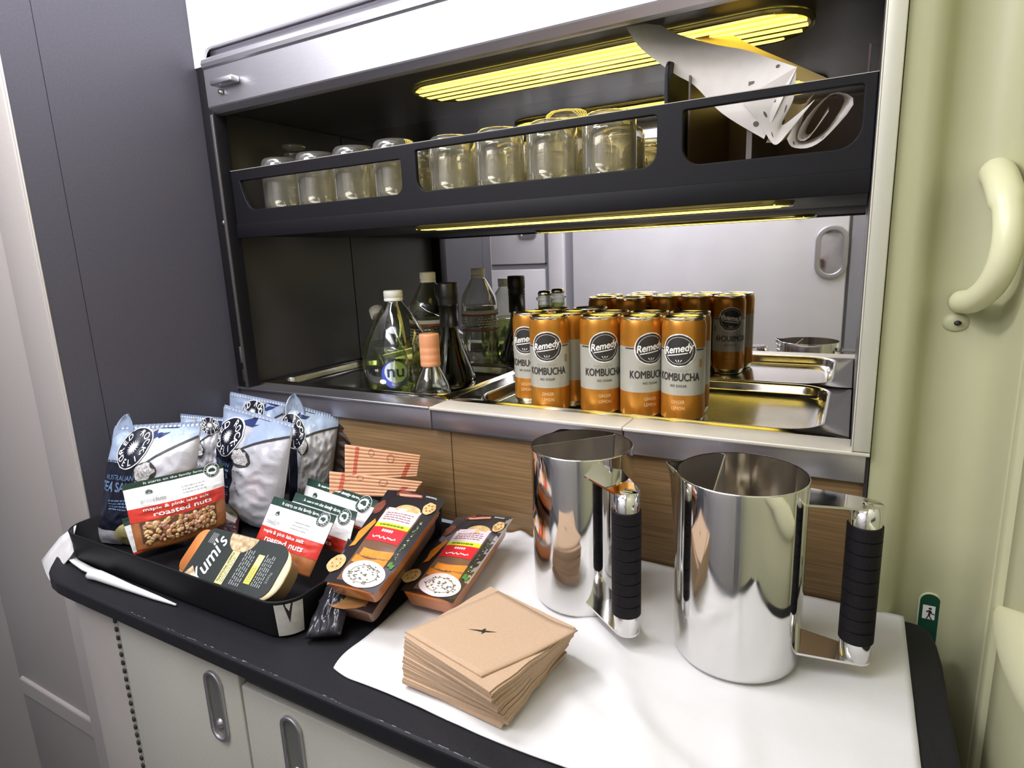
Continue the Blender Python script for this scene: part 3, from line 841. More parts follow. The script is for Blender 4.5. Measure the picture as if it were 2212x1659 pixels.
t = lathe_thing('glass_bottle', 'clear stoppered bottle neck showing just behind the leftmost can', 'bottle', .4930, .2950,
            [('bottle_glass', [(.026, 0), (.030, .003), (.030, .10), (.022, .122), (.013, .135), (.0125, .150), (.016, .152), (.016, .156), (.0125, .157), (.0125, .160)], M['pet'], None),
             ('drink', [(.024, .002), (.0285, .004), (.0285, .10), (.020, .122), (.0115, .135), (.0115, .142), (.0001, .142)], M['liquid'], None),
             ('wire_clip', [(.0001, .160), (.012, .160), (.013, .164), (.0105, .168), (.0001, .169)], M['chrome'], None)])
# leaning bottle at the left
t = thing('plastic_bottle', 'clear plastic bottle leaning to the left behind the blue-label bottle', 'bottle', (.2050, .205, BZ))
mb = MB(); A = Vector((.2040, .2050, BZ + .030)); Bv = Vector((.1260, .2560, BZ + .1190)); d = (Bv - A)
pts = [A + d * q for q in (0, .05, .35, .6, .78, .9, 1.0, 1.06)]
mb.tube(pts, [.020, .028, .028, .026, .018, .0125, .012, .012], M['pet'], 28); mb.build('bottle_shell', t)
mb = MB(); mb.tube([A + d * q for q in (1.02, 1.03, 1.16, 1.17)], [.0135, .0150, .0150, .0135], mat('ivory_cap', (.52, .48, .40), .5), 28); mb.build('cap', t)
# ------------------------------------------------------------------ tumblers on the shelf
def make_glass():
    t = thing('tumbler', 'upturned clear glass tumbler', 'glass', (0, 0, 0), 'upturned tumblers on the shelf')
    mb = MB()
    pr = [(.0340, .0), (.0350, .0006), (.0352, .030), (.0350, .070), (.0345, .084), (.0325, .0915), (.0290, .0950), (.0250, .0955), (.020, .0945), (.0001, .0942)]
    inn = [(.0001, .0820), (.0260, .0820), (.0310, .0790), (.0325, .070), (.0330, .030), (.0330, .0006), (.0340, .0)]
    mb.lathe(pr + inn, M['tumbler'], n=36)
    mb.build('glass_body', t)
    return t
g0 = make_glass()
SZ = .4903
gl = []
for i in range(4): gl.append((.0930 + i * .0850, .0760, 1.0, 1.0))
for i in range(4): gl.append((.4550 + i * .0815, .0760, 1.0, .92))
gl.append((.6100, .1500, 1.05, 1.18)); gl.append((.7330, .1010 - .02, .0, 0))
for i in range(8): gl.append((.0900 + i * .0850, .1600, .98, .86 if i > 3 else 1.0))
for i in range(8): gl.append((.1100 + i * .0850, .2450, .95, .80))
pos = []
for (x, y, s_, hz) in gl:
    if s_ == 0: continue
    if any(math.hypot(x - a, y - b_) < .0705 for a, b_ in pos): continue
    pos.append((x, y))
    rowname = 'front row' if y < .1 else ('middle row' if y < .2 else 'back row')
    names = {0: 'first', 1: 'second', 2: 'third', 3: 'fourth', 4: 'fifth', 5: 'sixth', 6: 'seventh', 7: 'eighth'}
    k = sum(1 for a, b_ in pos if ('front row' if b_ < .1 else ('middle row' if b_ < .2 else 'back row')) == rowname) - 1
    o = g0 if len(pos) == 1 else dup(g0)
    o.location = (x, y, SZ); o.scale = (s_, s_, hz)
    o['label'] = 'upturned clear glass tumbler on the shelf, %s from the left of the %s' % (names.get(k, 'next'), rowname)
# stacked glass rims at far left behind the rail
t = thing('glass_stack', 'nested stack of small ribbed glass dishes at the left end of the shelf', 'glass stack', (.048, .150, SZ))
for i in range(9):
    mb = MB(); z = .0 + i * .0150
    mb.lathe([(.0100, z + .001), (.0200, z + .006), (.0215, z + .012), (.0205, z + .012), (.0190, z + .007), (.0001, z + .003)], M['tumbler'], (.048, .150, SZ), 24)
    mb.build('glass_dish', t)

# ------------------------------------------------------------------ jugs
def jug(label, x, y, r, h, ang_h, guard_off, spout=1.0):
    t = thing('steel_jug', label, 'jug', (x, y, .004))
    def W(px, py, pz):    # local x axis points to the handle
        c, s_ = math.cos(ang_h), math.sin(ang_h)
        return (x + px * c - py * s_, y + px * s_ + py * c, .004 + pz)
    n = 72; mb = MB(); R = []
    for rr, z in ((.0001, 0), (r * .90, 0), (r * .955, .0015), (r * .985, .005), (r, .012), (r, h * .5), (r, h - .012), (r, h - .0015), (r * .997, h), (r * .985, h), (r * .98, h - .002), (r * .98, h * .5)):
        ring = []
        for i in range(n):
            a = 2 * PI * i / n; q = rr; zz_ = z
            da = abs(((a - PI + PI) % (2 * PI)) - PI)      # distance from the spout direction (a = pi)
            if z > h - .03 and rr > r * .5:
                f = math.exp(-(da / .16) ** 2) * min(1, (z - (h - .03)) / .028)
                q = rr + f * .011 * spout; zz_ = z + f * .003 * spout
            ring.append(W(q * math.cos(a), q * math.sin(a), zz_))
        R.append(ring)
    mb.rings(R[:10], M['chrome']); mb.build('jug_body', t)
    mb = MB()
    inner = []
    for z in (h - .0005, h * .75, h * .4, .006): inner.append([W(r * .978 * math.cos(2 * PI * i / n), r * .978 * math.sin(2 * PI * i / n), z) for i in range(n)])
    for i in range(n):
        pass
    mb.rings(inner, M['polished_in'], False, True); mb.build('inner_wall', t)
    # ice guard : upright plate across the inside on the spout side
    gx = -r * guard_off; gy = math.sqrt((r * .97) ** 2 - gx ** 2)
    mb = MB(); P = []
    for yy in [gy * (i / 12 * 2 - 1) for i in range(13)]:
        P.append((gx, yy))
    vs = []; fs = []
    for k_, off in enumerate((0, -.0012)):
        for yy in [q[1] for q in P]:
            vs.append(W(gx + off, yy, h * .35)); vs.append(W(gx + off, yy, h - .0025))
    m_ = len(P)
    for k_ in range(2):
        for i in range(m_ - 1):
            q = k_ * 2 * m_ + 2 * i; fs.append([q, q + 2, q + 3, q + 1])
    for i in range(m_ - 1):
        fs.append([2 * i + 1, 2 * i + 3, 2 * m_ + 2 * i + 3, 2 * m_ + 2 * i + 1])
    mb.add(vs, fs, M['chrome_in'], False); mb.build('ice_guard', t)
    # handle
    gr = .0135; hx = .1065
    def plate(z, th, tilt):
        # wedge from the body, half width .024 at the jug to gr at the grip
        q = [(r * .93, -.022), (hx, -gr)] + [(hx + gr * math.cos(a), gr * math.sin(a)) for a in [(-PI / 2 + PI * i / 10) for i in range(11)]] + [(hx, gr), (r * .93, .022)]
        mm = MB(); lo = [W(a, b_, z + tilt * (a - r) / .05) for a, b_ in q]; hi = [W(a, b_, z + th + tilt * (a - r) / .05) for a, b_ in q]
        mm.rings([lo, hi], M['chrome'], True, True, False)
        return mm
    mm = plate(h - .0185, .0022, -.001); mm.build('handle_bracket', t)
    mm = plate(.0200, .0022, -.004); mm.build('handle_bracket', t)
    mb = MB(); 
    z0, z1 = .0165, h - .0175
    hp = [(.0001, z0), (gr * .92, z0), (gr, z0 + .001), (gr, z0 + .020)]
    mb.lathe([(a, b_) for a, b_ in hp], M['chrome'], (0, 0, 0), 32)
    mb.v = [W(hx + a, b_, c_) for a, b_, c_ in mb.v]; mb.build('grip_cap', t)
    mb = MB(); mb.lathe([(gr, z1 - .020), (gr, z1), (.0001, z1 + .0005)], M['chrome'], (0, 0, 0), 32)
    mb.v = [W(hx + a, b_, c_) for a, b_, c_ in mb.v]; mb.build('grip_cap', t)
    hd = t
    mb = MB(); prof = []; zz_ = z0 + .0195; step = .0125
    k_ = int((z1 - .0195 - zz_) / step); step = (z1 - .0195 - zz_) / k_
    for i in range(k_):
        a0 = zz_ + i * step
        prof += [(gr + .0002, a0), (gr + .0014, a0 + .0008), (gr + .0014, a0 + step - .0006)]
    prof += [(gr + .0002, zz_ + k_ * step)]
    mb.lathe(prof, M['leather'], (0, 0, 0), 32, smooth=False)
    mb.v = [W(hx + a, b_, c_) for a, b_, c_ in mb.v]; mb.build('leather_grip', hd)
    return t
jug('nearest polished steel jug, black wrapped handle at its right beside the green wall', .9065, -.1290, .0605, .189, math.radians(5), .32)
jug('polished steel jug behind the napkins with its black wrapped handle turned forward', .7280, -.0985, .0585, .187, math.radians(-43), .38, .4)

# ------------------------------------------------------------------ linen
def cloth(name, x0, x1, y0, y1, nx, ny, fz, th=.0014):
    vs = []; fs = []
    for k in (0, 1):
        for j in range(ny + 1):
            for i in range(nx + 1):
                u, v = i / nx, j / ny
                x = x0 + (x1 - x0) * u; y = y0 + (y1 - y0) * v
                x, y, z = fz(x, y, u, v)
                vs.append((x, y, z + (th if k else 0)))
    N = (nx + 1) * (ny + 1)
    for j in range(ny):
        for i in range(nx):
            q = j * (nx + 1) + i
            fs.append([N + q, N + q + 1, N + q + nx + 2, N + q + nx + 1]); fs.append([q, q + nx + 1, q + nx + 2, q + 1])
    for i in range(nx):
        fs.append([i, i + 1, N + i + 1, N + i]); q = ny * (nx + 1) + i; fs.append([q + 1, q, N + q, N + q + 1])
    for j in range(ny):
        q = j * (nx + 1); fs.append([q + nx + 1, q, N + q, N + q + nx + 1]); q += nx; fs.append([q, q + nx + 1, N + q + nx + 1, N + q])
    mb = MB(); mb.add(vs, fs, M['linen'])
    return mb.build(name)
def fsheet(x, y, u, v):
    z = .0008 + .0020 * max(0, noise.noise(Vector((x * 9, y * 14, 3)))) + .0010 * max(0, noise.noise(Vector((x * 30, y * 40, 1))))
    # soft fold ridges running from the jugs to the front
    for (cx, cy, dx, dy, wd, hh) in ((.80, -.20, .55, -.85, .014, .0050), (.70, -.10, .75, -.66, .012, .0045), (.93, -.25, .2, -.98, .014, .0035), (.60, -.05, .3, -.95, .012, .0045), (.84, -.27, .86, -.5, .010, .0035), (.76, -.26, .9, -.42, .012, .0035)):
        q = (x - cx) * dy - (y - cy) * dx; l = (x - cx) * dx + (y - cy) * dy
        z += hh * math.exp(-(q / wd) ** 2) * math.exp(-((l - .06) / .10) ** 2)
    if x < .60: z += .006 * math.exp(-((x - .585) / .012) ** 2) * max(0, min(1, (y + .16) * 9))
    c = math.hypot(max(0, .575 - x), max(0, -.305 - y))
    if v < .12 and u < .08: x += .010 * (1 - v / .12) ** 2 * (1 - u / .08); y += .006 * (1 - u / .08) ** 2 * (1 - v / .12)
    return x + .0025 * math.sin(y * 40) * (1 - u), y + .002 * math.sin(x * 23) * (1 - v), z
o = cloth('tablecloth', .5440, 1.0605, -.3420, .0075, 90, 60, fsheet)
tag(o, 'white linen cloth spread on the right part of the worktop under the jugs', 'tablecloth')

# ------------------------------------------------------------------ napkins
NPC = [(.6754, -.2100), (.7829, -.2441), (.7315, -.3342), (.6302, -.3123)]   # top napkin corners
cxn = sum(p[0] for p in NPC) / 4; cyn = sum(p[1] for p in NPC) / 4
def napkin_proto():
    mb = MB(); n = 14; hs = .0585; vs = []; fs = []
    for k in range(2):
        for j in range(n + 1):
            for i in range(n + 1):
                x = (i / n * 2 - 1) * hs; y = (j / n * 2 - 1) * hs
                w_ = .0006 * noise.noise(Vector((x * 60, y * 60, 0)))
                vs.append((x + .0006 * math.sin(y * 160) * (abs(i / n - .5) * 2) ** 3, y, (.0019 if k else .0) + w_ * 1.0))
    N = (n + 1) ** 2
    for j in range(n):
        for i in range(n):
            q = j * (n + 1) + i; fs.append([N + q, N + q + 1, N + q + n + 2, N + q + n + 1]); fs.append([q, q + n + 1, q + n + 2, q + 1])
    for i in range(n):
        fs.append([i, i + 1, N + i + 1, N + i]); q = n * (n + 1) + i; fs.append([q + 1, q, N + q, N + q + 1])
        q = i * (n + 1); fs.append([q + n + 1, q, N + q, N + q + n + 1]); q += n; fs.append([q, q + n + 1, N + q + n + 1, N + q])
    mb.add(vs, fs, M['napkin'], False)
    o = mb.build('paper_napkin')
    return o
NN = 24
ang_top = math.atan2(NPC[1][1] - NPC[0][1], NPC[1][0] - NPC[0][0]) + math.radians(3)
p0 = napkin_proto()
z = .0048
for i in range(NN):
    f = i / (NN - 1)
    o = p0 if i == 0 else p0.copy()
    if i: COL.objects.link(o)
    tw = ang_top + math.radians(17) * (1 - f) ** 1.2 + math.radians(random.uniform(-1.2, 1.2))
    if i < 2: tw = ang_top + math.radians(10)
    o.location = (cxn - (1 - f) * .010 + random.uniform(-.0008, .0008), cyn + (1 - f) * .005 + random.uniform(-.0008, .0008), z)
    o.rotation_euler = (0, 0, tw)
    z += .00190
    tag(o, 'plain brown paper napkin in the fanned stack below the printed one', 'napkin', 'brown napkins in the fanned stack')
mb = MB(); hs = .060; vs = []; fs = []; n = 16
E4 = [Vector((a, b_, 0)) for a, b_ in NPC]
def Pn(u, v):
    a = E4[3] * (1 - u) * (1 - v) + E4[2] * u * (1 - v) + E4[1] * u * v + E4[0] * (1 - u) * v
    d_ = max(0, u - .72) * max(0, v - .5)
    return a + Vector((0, 0, z + .0016 + d_ * .035)), Vector((0, 0, 1))
s = Surf(Pn, mb); s.rect(0, 1, 0, 1, M['napkin'], 0, 16, 16)
nv = len(mb.v); mb.v += [(q[0], q[1], q[2] - .0014) for q in mb.v[:nv]]; mb.f += [[a + nv for a in reversed(f_)] for f_ in mb.f]; mb.mi *= 2; mb.sm *= 2
N = 17
for i in range(16):
    for (a, b_) in ((i, i + 1), (16 * N + i + 1, 16 * N + i), ((i + 1) * N, i * N), (i * N + 16, (i + 1) * N + 16)):
        mb.f.append([b_, a, a + nv, b_ + nv]); mb.mi.append(0); mb.sm.append(False)
# winged emblem in black, wing tips along the picture-horizontal diagonal
em = [(-1, .05), (-.35, .12), (-.05, .10), (.06, .34), (.20, .42), (.16, .22), (.22, .10), (.60, .05), (1, .02), (.45, -.14), (.24, -.16), (.15, -.40), (.02, -.50), (.06, -.22), (-.35, -.08)]
ea = math.radians(22) - ang_top
ex = [( .455 + (a * math.cos(.62) - b_ * .8 * math.sin(.62)) * .125, .45 + (a * math.sin(.62) + b_ * .8 * math.cos(.62)) * .125) for a, b_ in em]
s.poly(ex, M['ink'], 1.2)
o = mb.build('paper_napkin'); tag(o, 'top brown paper napkin of the fanned stack, printed with a small black winged emblem', 'napkin', 'brown napkins in the fanned stack')
# ------------------------------------------------------------------ snack tray and its liner cloth
t = thing('snack_tray', 'black deep plastic tray at the left of the worktop holding the snack packets', 'tray', (.25, -.17, .0))
R = []
def tr_ring(off, z, r=.034):
    return [(a, b_, z) for a, b_ in rrect(.018 - off, .480 + off, -.3320 - off, -.018 + off * .3, max(.004, r + off), 8)]
mb = MB()
mb.rings([tr_ring(-.012, .0006, .03), tr_ring(-.006, .0012), tr_ring(-.004, .006), tr_ring(0, .0445), tr_ring(.0006, .0470), tr_ring(-.0006, .0478), tr_ring(-.0022, .0470), tr_ring(-.0065, .006), tr_ring(-.010, .0032)], M['black'], True, True)
mb.build('tray_shell', t)
mb = MB()
def Pt(u, v):   # sticker on the front right corner
    L = u
    c = Vector((.480 - .034, -.3320 + .034, 0)); a = -PI / 2 + (L / .034)
    n_ = Vector((math.cos(a), math.sin(a), 0)); off = -.004 + .004 * (v - .006) / .0385
    return c + n_ * (.0342 + off + .0004) + Vector((0, 0, v)), n_
s = Surf(Pt, mb); s.rect(.016, .047, .004, .0440, mat('torn_label_white', (.60, .58, .56), .6, noise_amt=.25, noise_scale=60), 1, 10, 4)
s.poly([(.026, .044), (.036, .044), (.031, .020)], M['ink'], 2)
mb.build('torn_label', t)

t = thing('liner_cloth', 'white linen cloth under the snack tray, hanging over the left corner of the worktop', 'cloth', (.05, -.33, .002))
def strip(rows, m, th=.0022):
    """rows of world points; a solid sheet"""
    nn = len(rows[0]); vs = []; fs = []
    for k in (0, 1):
        for r_ in rows:
            for q in r_: vs.append((q[0], q[1], q[2] + (th if k else 0)))
    N = nn * len(rows)
    for j in range(len(rows) - 1):
        for i in range(nn - 1):
            q = j * nn + i; fs.append([N + q, N + q + 1, N + q + nn + 1, N + q + nn]); fs.append([q, q + nn, q + nn + 1, q + 1])
    for i in range(nn - 1):
        fs.append([i, i + 1, N + i + 1, N + i]); q = (len(rows) - 1) * nn + i; fs.append([q + 1, q, N + q, N + q + 1])
    for j in range(len(rows) - 1):
        q = j * nn; fs.append([q + nn, q, N + q, N + q + nn]); q += nn - 1; fs.append([q, q + nn, N + q + nn, N + q])
    mb = MB(); mb.add(vs, fs, m); return mb
rows = [
 [(.0150, -.3160, .0440), (.0145, -.3200, .0330), (.0130, -.3260, .0160), (.0190, -.3330, .0045)],
 [(-.0080, -.3190, .0345), (-.0070, -.3230, .0250), (-.0010, -.3300, .0080), (.0190, -.3390, .0040)],
 [(-.0280, -.3240, .0150), (-.0250, -.3290, .0080), (-.0150, -.3350, .0010), (.0200, -.3450, .0035)],
 [(-.0400, -.3300, .0000), (-.0360, -.3330, -.0060), (-.0240, -.3420, -.0120), (-.0120, -.3520, -.0180)]]
rows = DRAPE
strip(rows, M['linen']).build('draped_corner', t)
strip([[(.006, -.3290, .0030), (.050, -.3370, .0030), (.085, -.3420, .0035), (.116, -.3440, .0050)], [(.014, -.3200, .0030), (.050, -.3290, .0030), (.090, -.3320, .0030), (.125, -.3330, .0030)]], M['linen'], .003).build('flap', t)
mb = MB()
fp = [(.112, -.3470, .0045), (.118, -.3450, .0075), (.130, -.3430, .0078), (.160, -.3420, .0070), (.200, -.3405, .0055), (.250, -.3385, .0042), (.290, -.3365, .0032)]
mb.tube(fp, [.0040, .0068, .0070, .0060, .0045, .0032, .0012], M['linen'], 14); mb.build('rolled_hem', t)

# ------------------------------------------------------------------ packets : pillow between four corners
def V3(q): return Vector(q)
class Pack:
    def __init__(s, key, front, back, crink=.0012, seed=0, top=.10, power=.55, bottom=0.0, backm=None, facem=None, nu=28, nv=28, topfold=0.0, warp=None):
        TL, TR, BR, BL = [V3(q) for q in QUADS[key]]
        s.TL, s.TR, s.BR, s.BL = TL, TR, BR, BL
        s.W = ((TR - TL).length + (BR - BL).length) / 2; s.H = ((TL - BL).length + (TR - BR).length) / 2
        n = (BR - BL).cross(TL - BL).normalized()
        s.n = n; s.front, s.back, s.crink, s.seed, s.top, s.power, s.bottom, s.warp = front, back, crink, seed, top, power, bottom, warp
        s.mb = MB()
        s.facem = facem; vs = []; fs = []
        for side in (0, 1):
            for j in range(nv + 1):
                for i in range(nu + 1):
                    vs.append(s.pt(i / nu, j / nv, side))
        N = (nu + 1) * (nv + 1)
        f1 = []; f2 = []
        for j in range(nv):
            for i in range(nu):
                q = j * (nu + 1) + i
                f1.append([q, q + 1, q + nu + 2, q + nu + 1]); f2.append([N + q, N + q + nu + 1, N + q + nu + 2, N + q + 1])
        for i in range(nu):
            f2.append([i + 1, i, N + i, N + i + 1]); q = nv * (nu + 1) + i; f2.append([q, q + 1, N + q + 1, N + q])
        for j in range(nv):
            q = j * (nu + 1); f2.append([q, q + nu + 1, N + q + nu + 1, N + q]); q += nu; f2.append([q + nu + 1, q, N + q, N + q + nu + 1])
        s.mb.add(vs, f1 + f2, facem)
        s.S = Surf(s.P, s.mb, .00045, 2)
    def shape(s, u, v):
        su = max(0, math.sin(PI * min(1, max(0, u)))) ** s.power
        vt = min(1, max(0, (1 - s.top - v) / (.35))) if v > 1 - s.top - .35 else 1
        vt = math.sin(vt * PI / 2)
        vb = s.bottom + (1 - s.bottom) * math.sin(min(1, max(0, v) / .22) * PI / 2)
        return su * max(0, vt) * vb
    def pt(s, u, v, side):
        p = s.BL * (1 - u) * (1 - v) + s.BR * u * (1 - v) + s.TR * u * v + s.TL * (1 - u) * v
        f = s.shape(u, v)
        nz = noise.noise(Vector((u * 5, v * 5, s.seed))) + .6 * noise.noise(Vector((u * 13, v * 11, s.seed + 5)))
        ed = min(1, 8 * min(u, 1 - u) + .1) * min(1, 6 * min(v + .1, 1 - v) + .15)
        rg_ = 1 - 2.4 * abs(noise.noise(Vector((u * 4 + v * 3, v * 6 - u * 2, s.seed + 9))))
        rg2 = 1 - 2.4 * abs(noise.noise(Vector((u * 9 - v * 4, v * 10 + u * 3, s.seed + 21))))
        c = s.crink * (.7 * nz + .55 * max(-.6, rg_) + .35 * max(-.6, rg2)) * ed
        if s.warp:
            p = p + s.warp(u, v)
        if side == 0: return p + s.n * (s.front * f + c + .0004)
        return p - s.n * (s.back * f + .0004)
    def P(s, u, v):
        p = s.pt(u, v, 0); e = .004
        a = s.pt(u + e, v, 0) - s.pt(u - e, v, 0); b_ = s.pt(u, v + e, 0) - s.pt(u, v - e, 0)
        n = a.cross(b_)
        return p, (n.normalized() if n.length > 1e-9 else s.n)
K = dict(
 foil=mat('silver_foil', (.62, .62, .66), .42, .45, bump=.8, bump_scale=45),
 foilblue=mat('pale_blue_foil', (.42, .52, .70), .42, .40, bump=.8, bump_scale=45),
 navy=mat('navy_foil', (.010, .012, .024), .38, .2, bump=.4, bump_scale=60),
 wtext=mat('pack_white', (.82, .83, .84), .4), bluetext=mat('pack_blue_text', (.13, .21, .36), .4),
 salt=mat('salt_photo', (.75, .75, .76), .6, col2=(.22, .20, .18), noise_scale=420), dk=mat('spoon_black', (.035, .033, .032), .4),
 chip=mat('chip_photo', (.42, .38, .16), .5, noise_amt=.3, noise_scale=50), band=mat('band_blue', (.02, .035, .12), .35),
 dgreen=mat('header_green', (.014, .045, .032), .4), white=mat('pouch_white', (.80, .80, .81), .38, bump=.12, bump_scale=60),
 red=mat('pouch_red', (.58, .035, .022), .38), kraft=mat('pouch_kraft', (.42, .15, .045), .45, noise_amt=.3, noise_scale=70),
 nutbg=mat('nut_shadow', (.10, .045, .02), .5), gtext=mat('grey_print', (.30, .32, .31), .5),
 nut1=mat('nut_cream', (.72, .48, .24), .5, noise_amt=.3, noise_scale=150), nut2=mat('nut_tan', (.46, .22, .09), .5, noise_amt=.3, noise_scale=150), nut3=mat('nut_pink', (.45, .20, .15), .5, noise_amt=.3, noise_scale=150),
)
CHIPG = 'blue and silver crisp packets'
def logo(S, cu, cv, w_, h_, lev=3):
    S.disc(cu, cv, w_, h_, K['wtext'], lev, 44); S.disc(cu, cv, w_ * .94, h_ * .94, K['navy'], lev + 1, 44)
    S.disc(cu, cv, w_ * .90, h_ * .90, K['navy'], lev + 1, 44)
    S.star(cu, cv, w_ * .36, h_ * .36, 18, K['wtext'], lev + 2, .45)
    # RED ROCK over the top, DELI along the bottom
    S.ringtext('RED ROCK', cu, cv, w_ * .70, h_ * .70, w_ * .30, K['wtext'], math.radians(192), math.radians(-10), lev + 2, .05)
    S.ringtext('DELI', cu, cv, w_ * .70, h_ * .70, w_ * .30, K['wtext'], math.radians(226), math.radians(314), lev + 2, .05, True)
    for a in (205, 335):
        S.disc(cu + w_ * .70 * math.cos(math.radians(a)), cv + h_ * .70 * math.sin(math.radians(a)), w_ * .05, h_ * .05, K['wtext'], lev + 2, 10)
def chip(key, label, front, back, seed, lu=.26, lv=.66, split=.50, lw=.20, lh=.19, tuft=False, words=True, warp=None, tp=.0):
    t = thing('crisp_packet', label, 'crisp packet', tuple((V3(QUADS[key][2]) + V3(QUADS[key][3])) / 2), CHIPG)
    p = Pack(key, front, back, .0030, seed, .04 + tp, .5, .35, facem=K['foil'], warp=warp, nu=56, nv=56)
    S = p.S
    # navy column on the left, pale blue shoulder, navy band
    def wv(u, v): return u + .015 * math.sin(v * 9 + seed), v
    S.rect(.0, split, .0, .74, K['navy'], 1, 18, 30, wv)
    S.rect(.0, split * .9, .72, .99, K['foilblue'], 1, 14, 12)
    S.rect(lu + .02, lu + .24, .90, .985, K['band'], 2, 10, 6, lambda u, v: (u + (v - .90) * 2.2, v))
    # pale blue shoulder on the right with a dark curved edge (the spoon handle)
    top = []
    nseg = 14
    edge = []
    for i in range(nseg + 1):
        f = i / nseg; edge.append((split + .07 + (1 - split - .08) * f, .70 + .20 * (f ** .75)))
    vs = []; fs = []
    for i, (a, b_) in enumerate(edge):
        for k in range(5): vs.append((a, b_ + (.985 - b_) * k / 4))
    for i in range(nseg):
        for k in range(4):
            q = i * 5 + k; fs.append([q, q + 5, q + 6, q + 1])
    S.put(vs, fs, K['foilblue'], 1)
    vs = []; fs = []
    for i, (a, b_) in enumerate(edge): vs += [(a, b_ - .012), (a, b_ + .010)]
    for i in range(nseg): fs.append([2 * i, 2 * i + 2, 2 * i + 3, 2 * i + 1])
    S.put(vs, fs, K['dk'], 2)
    S.disc(split + .10, .640, .125, .088, K['dk'], 2, 26); S.disc(split + .095, .645, .105, .072, K['salt'], 3, 22, wob=.3, seed=seed)
    for k_ in range(10):
        S.disc(split + .02 + .16 * random.random(), .30 + .28 * random.random(), .008, .006, K['dk'], 2, 6)
    logo(S, lu, lv, lw, lh)
    if words:
        S.text('AUSTRALIAN', lu - .07, lv - .235, .36, .040, K['bluetext'], 3, -.03, .02)
        S.text('SEA SALT', lu - .08, lv - .315, .42, .080, K['bluetext'], 3, -.03, .045)
        S.lines(lu, lv - .47, .34, .10, 4, K['bluetext'], 3, 0, seed)
        S.rect(.0, .34, .0, .14, K['foil'], 3, 8, 5); S.disc(.42, .10, .12, .10, K['chip'], 4, 18, wob=.2, seed=seed)
    p.mb.build('packet_body', t)
    # crimped top seal
    mb = MB(); n = 40; vs = []; fs = []
    for i in range(n + 1):
        u = i / n; a = p.pt(u, 1.0, 0); off = p.n * (.0010 * (1 if i % 2 else -1))
        up = (p.TL - p.BL).normalized()
        dz = -.012 if not tuft else -.012
        vs += [a + off + up * .0035, a + off - up * .003]
    for i in range(n): fs.append([2 * i, 2 * i + 2, 2 * i + 3, 2 * i + 1])
    k = len(vs); vs += [q - p.n * .0008 for q in vs]; fs += [[a + k for a in reversed(f)] for f in fs]
    mb.add(vs, fs, K['foilblue'], False); mb.build('top_seal', t)
    if tuft:
        mb = MB(); c = p.pt(tuft, .97, 0); up = (p.TL - p.BL).normalized(); rt = (p.TR - p.TL).normalized()
        mb.rings([[c + rt * (w_ * math.cos(a)) + p.n * (w_ * .16 * math.sin(a) + .003 * math.cos(a * 2)) + up * h_ for a in [2 * PI * q / 10 for q in range(10)]] for w_, h_ in ((.017, -.012), (.0165, .002), (.0115, .014), (.0070, .021), (.0015, .026))], K['foilblue'], False, True)
        mb.build('top_corner', t)
    return t
chip('chipC', 'blue and silver crisp packet at the very back, top edge level with the steel ledge', .014, .012, 3, .50, .86, .62, .20, .13, words=False)
chip('chipD', 'blue and silver crisp packet at the right end of the row, before the wood panel', .022, .010, 11, .10, .76, .18, .24, .17, tuft=.14, words=False)
chip('chipA2', 'blue and silver crisp packet peeping out between the two big front ones', .010, .010, 5, .66, .92, .30, .22, .10, words=False)
chip('chipA', 'blue and silver crisp packet leaning at the far left of the snack tray', .026, .010, 2, .345, .835, .46, .18, .165, tuft=.13)
chip('chipB', 'blue and silver crisp packet standing tallest in the middle of the snack tray', .030, .012, 9, .285, .775, .47, .215, .17)
# dark gusset and ribbed side of the right-hand packet is its folded seam
t0 = [o for o in COL.objects if o.get('label', '').startswith('blue and silver crisp packet at the right')][0]
TR_, BR_ = V3(QUADS['chipD'][1]), V3(QUADS['chipD'][2])
mb = MB(); rr_ = []
side = Vector((.030, .006, 0))
for i in range(19):
    f = i / 18; a = TR_ * (1 - f) + BR_ * f
    q = .0012 * (1 if i % 2 else -1)
    rr_.append([a + Vector((0, 0, 0)), a + side * .5 + Vector((0, q, 0)), a + side * (.9 - .2 * f) + Vector((0, q, -.010)), a + side * .5 + Vector((0, .006, 0))])
mb.rings(rr_, mat('gusset_brown', (.05, .032, .024), .3, .4), True, True, False); mb.build('side_gusset', t0)

